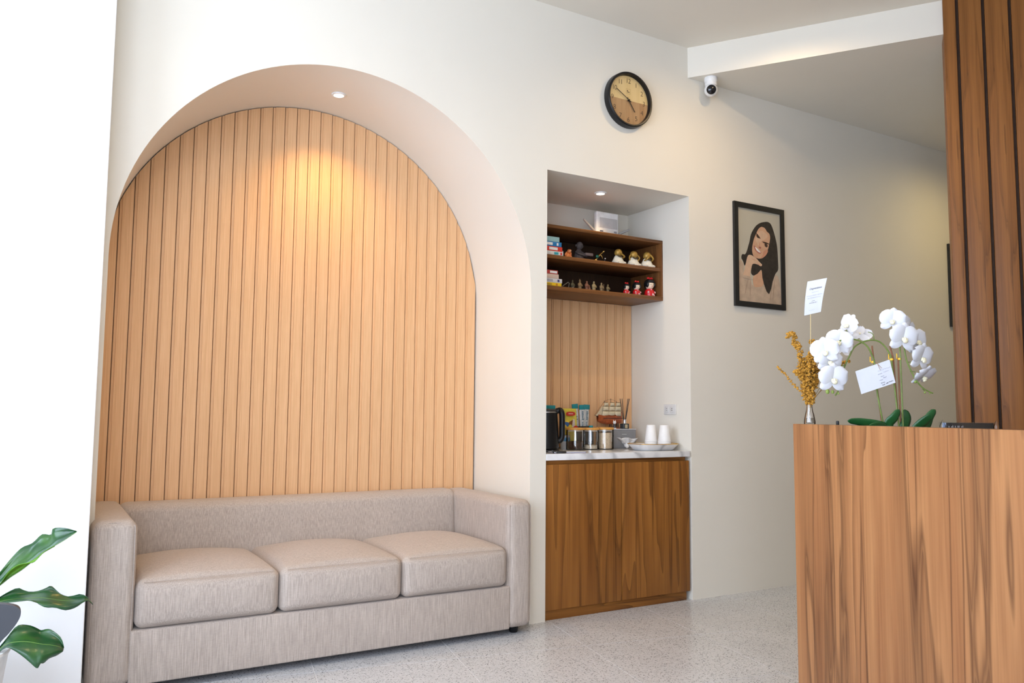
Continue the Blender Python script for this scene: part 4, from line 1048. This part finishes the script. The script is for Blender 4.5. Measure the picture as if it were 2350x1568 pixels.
for k, (u0, u1, v, h, mt_) in enumerate(((.32, .70, .64, .016, M_INKL), (.06, .92, .545, .026, M_INKL), (.10, .88, .475, .022, M_INKL), (.36, .56, .375, .020, M_INK), (.24, .70, .325, .022, M_INK), (.26, .60, .115, .014, M_INKL))):
    strokes(cf, u0, u1, v, h, mt_, cc, 'card_print', k)

# ---- orchid
oz = .7595
orc = thing('potted_orchid', 'white flowering orchid arching over the reception desk', 'orchid', (2.463, -2.007, oz), VR)
M_PET = plain('white_petal', (.69, .69, .72), .55, var=.02); M_LIP = plain('cream_lip', (.80, .74, .52), .5); M_OST = plain('orchid_stem_green', (.16, .22, .045), .5, var=.2); M_OLF = plain('orchid_leaf_green', (.012, .085, .02), .35, var=.2, scale=12)
M_STAKE = plain('brown_stake', (.22, .075, .02), .5); M_CLIP = plain('yellow_clip', (.85, .50, .03), .4); M_BUD = plain('green_bud', (.26, .36, .07), .5)
MB().lathe([(.055, 0), (.058, .004), (.072, .20), (.078, .262), (.080, .275), (.074, .276), (.070, .245), (0, .245)], 32).obj('pot', plain('white_ceramic', (.78, .77, .75), .3), orc)
MB().lathe([(.0, .2455), (.069, .2455), (.066, .258), (.03, .268), (0, .270)], 20).obj('moss', plain('dry_moss', (.14, .12, .05), .9, var=.4, scale=80), orc)
def O(x, z, y=0): return (x, y, z-oz)
def path(pts, y0=0, y1=0): 
    n_ = len(pts); return [O(x, z, y0+(y1-y0)*i/max(1, n_-1)) for i, (x, z) in enumerate(pts)]
STEMS = [[(-.040, 1.02), (-.051,1.079),(-.070,1.192),(-.076,1.279),(-.081,1.298),(-.097,1.331),(-.117,1.348),(-.137,1.356),(-.171,1.360),(-.200,1.348),(-.225,1.318)],
         [(.004, 1.02), (.002,1.070),(-.008,1.202),(-.015,1.291),(-.020,1.310),(-.034,1.335),(-.052,1.352),(-.074,1.358),(-.096,1.355),(-.119,1.346),(-.138,1.331),(-.154,1.301),(-.169,1.271),(-.178,1.241),(-.188,1.197),(-.203,1.171)],
         [(.016, 1.02), (.015,1.070),(.013,1.295),(.012,1.340),(.018,1.385),(.024,1.340),(.031,1.291),(.045,1.254),(.062,1.221),(.084,1.196),(.113,1.181)]]
for i, s_ in enumerate(STEMS): MB().tube(spline(path(s_, .0, (-.02, .01, -.01)[i]), 5), .0026 if i < 2 else .0024, 8).obj('flower_stem', M_OST, orc)
for s_ in ([(-.043, 1.02), (-.051,1.079),(-.064,1.192),(-.077,1.339)], [(.007, 1.02), (.004,1.07),(-.007,1.295),(-.017,1.340)], [(.010, 1.02), (.0105,1.07),(.009,1.300)]):
    MB().tube(path(s_, .006, .006), .0026, 7).obj('stake', M_STAKE, orc)
for x, z in ((-.077,1.284), (-.015,1.293), (.012,1.295)):
    MB().lathe([(.003, -.004), (.0055, -.003), (.0062, .0), (.0055, .003), (.003, .004)], 14, O(x, z, .002)).obj('clip', M_CLIP, orc)
    MB().rbox(x-.011, x-.008, .0, .003, z-oz, z-oz+.018, .001).obj('clip_tab', M_CLIP, orc)
for s_ in ([(-.150,1.361), (-.158,1.378), (-.164,1.392)], [(-.072,1.358), (-.074,1.372), (-.080,1.381), (-.092,1.384)], [(.034,1.284), (.050,1.285)], [(.045,1.254), (.062,1.252)], [(-.169,1.271), (-.190,1.272), (-.205, 1.268)], [(.084,1.196),(.092,1.186),(.088,1.182)]):
    MB().tube(spline(path(s_), 4), .0014, 6).obj('pedicel', M_OST, orc)
# a flower: column and lip, two broad petals, three sepals; the face looks along local -y
def petal(L, Wd, cup, tipw=1.0, N=8, Mx=7):
    rows = []
    for i in range(N+1):
        t = i/N; w = Wd*(math.sin(PI*min(1, (.06+.90*t)))**.55)*(1 if t < .97 else .6)
        rows.append([(w*(j/(Mx-1)*2-1)*.5, -cup*math.sin(PI*t*.8)+cup*.9*abs(j/(Mx-1)*2-1)**2*t, L*t) for j in range(Mx)])
    return MB().loft(rows)
pet_me = petal(1.0, 1.22, .16).mesh('petal', M_PET, sharp=180); sep_me = petal(.98, .68, .10).mesh('sepal', M_PET, sharp=180)
lipm = MB().ball((0, -.14, -.06), (.13, .16, .11)).ball((0, -.26, -.20), (.17, .10, .13)).ball((-.13, -.16, -.10), (.06, .10, .12)).ball((.13, -.16, -.10), (.06, .10, .12)).tube([(0, .25, -.05), (0, .05, 0)], .07, 6)
lip_me = lipm.mesh('flower', M_LIP)
def flower(x, z, r, y, rx=0, rz=0, tw=0):
    f = bpy.data.objects.new('flower', lip_me); COL.objects.link(f); f.parent = orc; f.location = O(x, z, y); r *= 1.2; f.scale = (r, r, r)
    f.rotation_mode = 'ZXY'; f.rotation_euler = (rx, tw, rz)
    for ang, me, nm in ((62, pet_me, 'petal'), (-62, pet_me, 'petal'), (0, sep_me, 'sepal'), (132, sep_me, 'sepal'), (-132, sep_me, 'sepal')):
        p = bpy.data.objects.new(nm, me); COL.objects.link(p); p.parent = f; p.rotation_euler = (0, math.radians(ang), 0); p.location = (0, .03 if nm == 'petal' else .08, 0)
FL = [(-.156,1.408,.033,0,.5,-1.1,.3), (-.104,1.378,.035,.035,-.6,2.6,.5), (-.196,1.350,.038,-.015,.1,-.35,.2), (-.253,1.316,.040,-.040,.05,-.3,-.15), (-.234,1.283,.038,-.03,.1,.15,.2),
      (-.230,1.225,.044,-.045,.15,.1,.05), (-.018,1.422,.036,-.02,.15,-.35,.1), (.010,1.362,.044,-.035,.1,.1,.15), (.060,1.392,.033,.03,.2,.7,.1), (.076,1.356,.040,.012,.1,.35,-.2),
      (.086,1.300,.042,.0,.2,.45,.2), (.088,1.238,.038,-.005,.75,.55,.3), (.030,1.410,.033,.012,.3,.5,0), (-.163,1.336,.031,.03,.1,2.2,.2)]
for a in FL: flower(*a)
for x, z, r in ((.062,1.222,.0062), (-.215,1.183,.005), (.092,1.184,.003), (.108,1.181,.0022), (-.232,1.184,.0065), (-.196,1.178,.003)):
    MB().ball(O(x, z), (r, r, r*1.25), 12, 8).obj('bud', M_BUD, orc)
# strap leaves
def strap(pts, wd, ys, nm='leaf'):
    P = spline([O(x, z, y) for (x, z), y in zip(pts, ys)], 6); rows = []
    for i, p in enumerate(P):
        t = i/(len(P)-1); tg = (P[min(i+1, len(P)-1)]-P[max(i-1, 0)]).normalized(); sd = tg.cross(Vector((0, 1, .25))).normalized()
        w = wd*(.45+.75*math.sin(PI*min(1, t*.9+.08))**.8)*(1 if t < .93 else .75 if t < .99 else .25)
        up_ = sd.cross(tg)
        rows.append([tuple(p+sd*w*k+up_*(.18*w*k*k)) for k in (-1, -.5, 0, .5, 1)])
    o = MB().loft(rows).obj(nm, M_OLF, orc, sharp=180); md = o.modifiers.new('thickness', 'SOLIDIFY'); md.thickness = .0016
strap([(-.01, 1.015), (-.046,1.066), (-.123,1.083), (-.180,1.088)], .012, (0, -.01, -.02, -.03))
strap([(-.01, 1.01), (-.050,1.060), (-.090,1.074), (-.130,1.068)], .011, (0, -.02, -.05, -.07))
strap([(-.02, 1.015), (-.036,1.073), (-.022,1.100), (-.004,1.126)], .014, (0, -.01, -.02, -.02))
strap([(.01, 1.015), (.020,1.066), (.034,1.098), (.031,1.127)], .015, (0, .0, .01, .02))
strap([(.02, 1.015), (.052,1.066), (.076,1.092), (.092,1.108)], .014, (0, -.02, -.03, -.035))
strap([(.02, 1.01), (.085,1.064), (.105,1.102), (.125,1.127)], .014, (0, .0, .0, .0))
# ---- gift card tied to the orchid
gc = thing('gift_card', 'white card tied with twine to an orchid stem', 'card', (2.463, -2.007, oz), VR)
G = [(-.128,1.176), (-.014,1.215), (-.032,1.291), (-.146,1.251)]
MB().prism([(x, z-oz) for x, z in G], -.0195, -.018, 'xz').obj('card', M_PAPER, gc, smooth=False)
def gl(u, v): 
    bl, br, tr, tl = G
    return ((bl[0]*(1-u)+br[0]*u)*(1-v)+(tl[0]*(1-u)+tr[0]*u)*v, -.0200, (bl[1]*(1-u)+br[1]*u)*(1-v)+(tl[1]*(1-u)+tr[1]*u)*v-oz)
random.seed(4)
for u0, u1, v in ((.60, .98, .70), (.58, .70, .56), (.74, .90, .58), (.64, .74, .44), (.58, .68, .30), (.70, .80, .36), (.60, .72, .17), (.62, .70, .08), (.74, .80, .10), (.82, .95, .12)):
    P = [gl(u0+(u1-u0)*i/12, v+.018*math.sin(i*2.4)+random.uniform(-.01, .01)) for i in range(13)]
    MB().tube(P, .0005, 4).obj('handwriting', M_INKL if v > .25 else M_INK, gc)
for b in ((-.058, 1.268), (-.064, 1.262)): MB().tube([O(-.076, 1.284, -.010), O(-.072, 1.276, -.0205), O(b[0], b[1]-.006, -.0205)], .0006, 4).obj('twine', plain('brown_twine', (.35, .17, .06), .8), gc)
# ---- acrylic sign holder and a pen cap behind the desk front
sg = thing('sign_holder', 'clear acrylic sign holder with black insert behind the desk front', 'sign holder', (2.458, -2.242, oz), VR)
M_ACR = glass('clear_acrylic', (.97, .98, .99), .03, .05)
MB().rbox(-.088, .085, -.004, -.002, .01, .329, .0008).obj('front_sheet', M_ACR, sg); MB().rbox(-.088, .085, .002, .004, .01, .329, .0008).obj('back_sheet', M_ACR, sg)
MB().rbox(-.090, .087, -.05, .05, 0, .008, .002).obj('foot', M_ACR, sg)
MB().box(-.066, .078, -.0012, .0012, .012, .327).obj('black_insert', plain('black_insert_card', (.008, .008, .010), .4), sg, smooth=False)
MB().box(-.078, -.068, -.0012, .0012, .012, .327).obj('blue_insert', plain('pale_blue_card', (.40, .50, .72), .5), sg, smooth=False)
for x in (-.084, .080): MB().lathe([(.007, 0), (.0085, .003), (.0085, .318), (.0, .338)], 14, (x, -.012, .0)).obj('corner_post', M_ACR, sg)
strokes(lambda u, v: (u, -.0046, v), -.062, -.015, .316, .0065, plain('grey_letter', (.35, .35, .36), .5), sg, 'sign_print', 9)
pc = thing('pen_cap', 'small black cap standing on the desk ledge beside the vase', 'cap', (2.314, -1.886, vz))
MB().lathe([(.0045, 0), (.005, .001), (.005, .010), (.0042, .0135), (0, .014)], 14).obj('cap', M_BLACKM, pc)

# ================================================================== POTTED PLANT + CHAIR AT THE LOWER LEFT
py = -.62
pl = thing('potted_plant', 'leafy green houseplant in a white planter beside the pier', 'potted plant', (-.225, py, 0))
MB().lathe([(.140, 0), (.146, .006), (.190, .340), (.196, .352), (.194, .360), (.180, .360), (.176, .320), (0, .318)], 40).obj('planter', M_WHITE, pl)
MB().lathe([(0, .319), (.175, .319), (.150, .330), (0, .335)], 24).obj('soil', plain('dark_soil', (.035, .022, .014), .95, var=.4, scale=60), pl)
def mat_leaf():
    mt, nt, b = new_mat('glossy_leaf')
    v = coords(nt); n1 = noise(nt, v, 14, 3); n2 = noise(nt, v, 90, 2)
    c = ramp(nt, n1, [(.25, (.006, .040, .014)), (.55, (.014, .075, .018)), (.8, (.045, .14, .015))])
    lnk(nt, c, b.inputs['Base Color']); b.inputs['Roughness'].default_value = .28; b.inputs['Specular IOR Level'].default_value = .6; bump(nt, b, n2, .15, .002)
    b.inputs['Transmission Weight'].default_value = 0; return mt
M_LEAF = mat_leaf(); M_LEAFB = plain('young_leaf_underside', (.10, .26, .01), .45, var=.3, scale=25)
M_PST = plain('leaf_stalk', (.10, .20, .04), .5)
lx = .225
def leaf(curves, ys, mats=(M_LEAF,), split=None):
    n_ = 26; cs = []
    for c, yo in zip(curves, ys):
        P = spline([(x, 0, z) for x, z in c], 8)
        # resample evenly
        out = []
        for i in range(n_):
            f_ = i/(n_-1)*(len(P)-1); k_i = min(int(f_), len(P)-2); q_ = P[k_i].lerp(P[k_i+1], f_-k_i)
            yv = yo[0]+(yo[1]-yo[0])*i/(n_-1)+yo[2]*math.sin(PI*i/(n_-1))
            out.append((q_.x+lx, yv, q_.z))
        cs.append(out)
    rows = []
    for a in range(len(cs)-1):
        for k in range(4):
            t = k/4; rows.append([tuple(Vector(p).lerp(Vector(q_), t)+Vector((0, .012*math.sin(PI*t)*(-1 if a else 1), 0))) for p, q_ in zip(cs[a], cs[a+1])])
    rows.append(cs[-1])
    o = MB().loft(rows).obj('leaf', list(mats), pl, sharp=180)
    md = o.modifiers.new('thickness', 'SOLIDIFY'); md.thickness = .0014
    MB().tube([tuple(Vector(p)+Vector((0, -.002, 0))) for p in cs[1]], [.0026-.0018*i/(n_-1) for i in range(n_)], 6).obj('midrib', M_PST, o)
    return o
D0 = .02
leaf([[(-.110, .540), (-.072,.584),(-.045,.622),(-.017,.653),(.012,.665),(.038,.692),(.063,.690),(.069,.712),(.102,.713),(.136,.702)],
      [(-.115, .515), (-.070,.549),(-.042,.573),(-.014,.592),(.015,.617),(.044,.642),(.073,.660),(.103,.678),(.136,.702)]], ((D0, D0-.02, .055), (D0, D0-.02, .0)))
leaf([[(-.115, .518), (-.072,.552),(-.050,.590),(-.025,.612),(.000,.616),(.020,.618),(.045,.646),(.075,.662)],
      [(-.112, .514), (-.070,.548),(-.042,.572),(-.014,.591),(.015,.616),(.044,.641),(.060,.651),(.076,.660)]], ((D0-.002, D0-.02, -.030), (D0-.001, D0-.02, -.002)), (M_LEAFB,))
leaf([[(-.11, .49), (-.068,.513),(-.042,.527),(-.019,.533),(.005,.519),(.032,.516),(.055,.522),(.071,.529),(.084,.518),(.1,.501),(.125,.491),(.156,.497),(.178,.486),(.194,.463)],
      [(-.11, .488), (-.067,.500),(-.029,.503),(.021,.502),(.057,.498),(.100,.486),(.144,.480),(.175,.482),(.194,.463)],
      [(-.11, .486), (-.067,.497),(-.029,.499),(.021,.501),(.040,.488),(.058,.476),(.085,.472),(.114,.460),(.142,.464),(.163,.476),(.180,.480),(.194,.463)]], ((.0, .0, .03), (.0, .0, -.005), (.0, .0, -.04)))
leaf([[(-.070, .36), (-.043,.395),(-.017,.427),(.013,.424),(.035,.412),(.050,.402),(.065,.405),(.080,.402),(.106,.378),(.116,.349)],
      [(-.070, .355), (-.043,.381),(-.010,.386),(.020,.382),(.050,.372),(.080,.364),(.100,.356),(.114,.345)],
      [(-.070, .35), (-.043,.376),(-.023,.370),(.005,.348),(.025,.328),(.044,.309),(.052,.322),(.060,.320),(.075,.330),(.095,.332),(.110,.338)]], ((-.06, -.06, .04), (-.06, -.06, -.01), (-.06, -.06, -.05)))
for a, b, y in (((-.18, .335), (-.115, .515), D0), ((-.20, .335), (-.11, .488), 0), ((-.17, .335), (-.07, .355), -.06)):
    MB().tube(spline([(a[0]+lx, 0, a[1]-.01), ((a[0]+b[0])/2-.02+lx, y*.5, (a[1]+b[1])/2+.02), (b[0]+lx, y, b[1])], 6), .0042, 8).obj('stalk', M_PST, pl)
for ang, h_, L_ in ((2.4, .62, .22), (3.6, .70, .24), (4.4, .55, .20), (1.7, .74, .22)):
    c_, s_ = math.cos(ang), math.sin(ang); base = Vector((.03*c_, .03*s_, .33)); tip = Vector((L_*c_, L_*s_*.6, h_-.10)); mid = Vector((.07*c_, .07*s_, h_))
    P = spline([base, base.lerp(mid, .6)+Vector((0, 0, .05)), mid], 5); MB().tube(P, .004, 7).obj('stalk', M_PST, pl)
    rows = []
    for i in range(15):
        t = i/14; p = mid.lerp(tip, t)+Vector((0, 0, .04*math.sin(PI*t))); w = .055*math.sin(PI*min(1, .05+t*.95))**.8; sd = Vector((-s_, c_, 0))
        rows.append([tuple(p+sd*w*k+Vector((0, 0, .02*abs(k)+.006*math.sin(9*t+3*k)))) for k in (-1, -.5, 0, .5, 1)])
    o = MB().loft(rows).obj('leaf', M_LEAF, pl, sharp=180); md = o.modifiers.new('thickness', 'SOLIDIFY'); md.thickness = .0014
ch = thing('shell_chair', 'black moulded chair whose backrest edge shows at the lower left', 'chair', (-.235, -2.08, 0))
M_SH = plain('dark_grey_shell', (.030, .031, .036), .5, var=.05)
out = closed([(.150, .757), (.195, .755), (.222, .748), (.230, .737), (.227, .722), (.214, .702), (.196, .678), (.160, .60), (.135, .50), (.12, .43), (-.12, .43), (-.135, .50), (-.160, .60), (-.196, .678), (-.214, .702), (-.227, .722), (-.230, .737), (-.222, .748), (-.195, .755), (-.15, .757), (0, .757)], 4)
bk = MB().prism([(x, z) for x, z in out], .168, .186, 'xz'); bk.obj('backrest', M_SH, ch)
MB().rbox(-.20, .20, -.22, .186, .425, .450, .012, 3).obj('seat', M_SH, ch)
for sx in (-1, 1):
    for y, dy in ((-.16, -.05), (.13, .05)): MB().tube([(sx*.15, y, .43), (sx*.19, y+dy, .0)], [.013, .010], 10).obj('leg', M_BLACKM, ch)
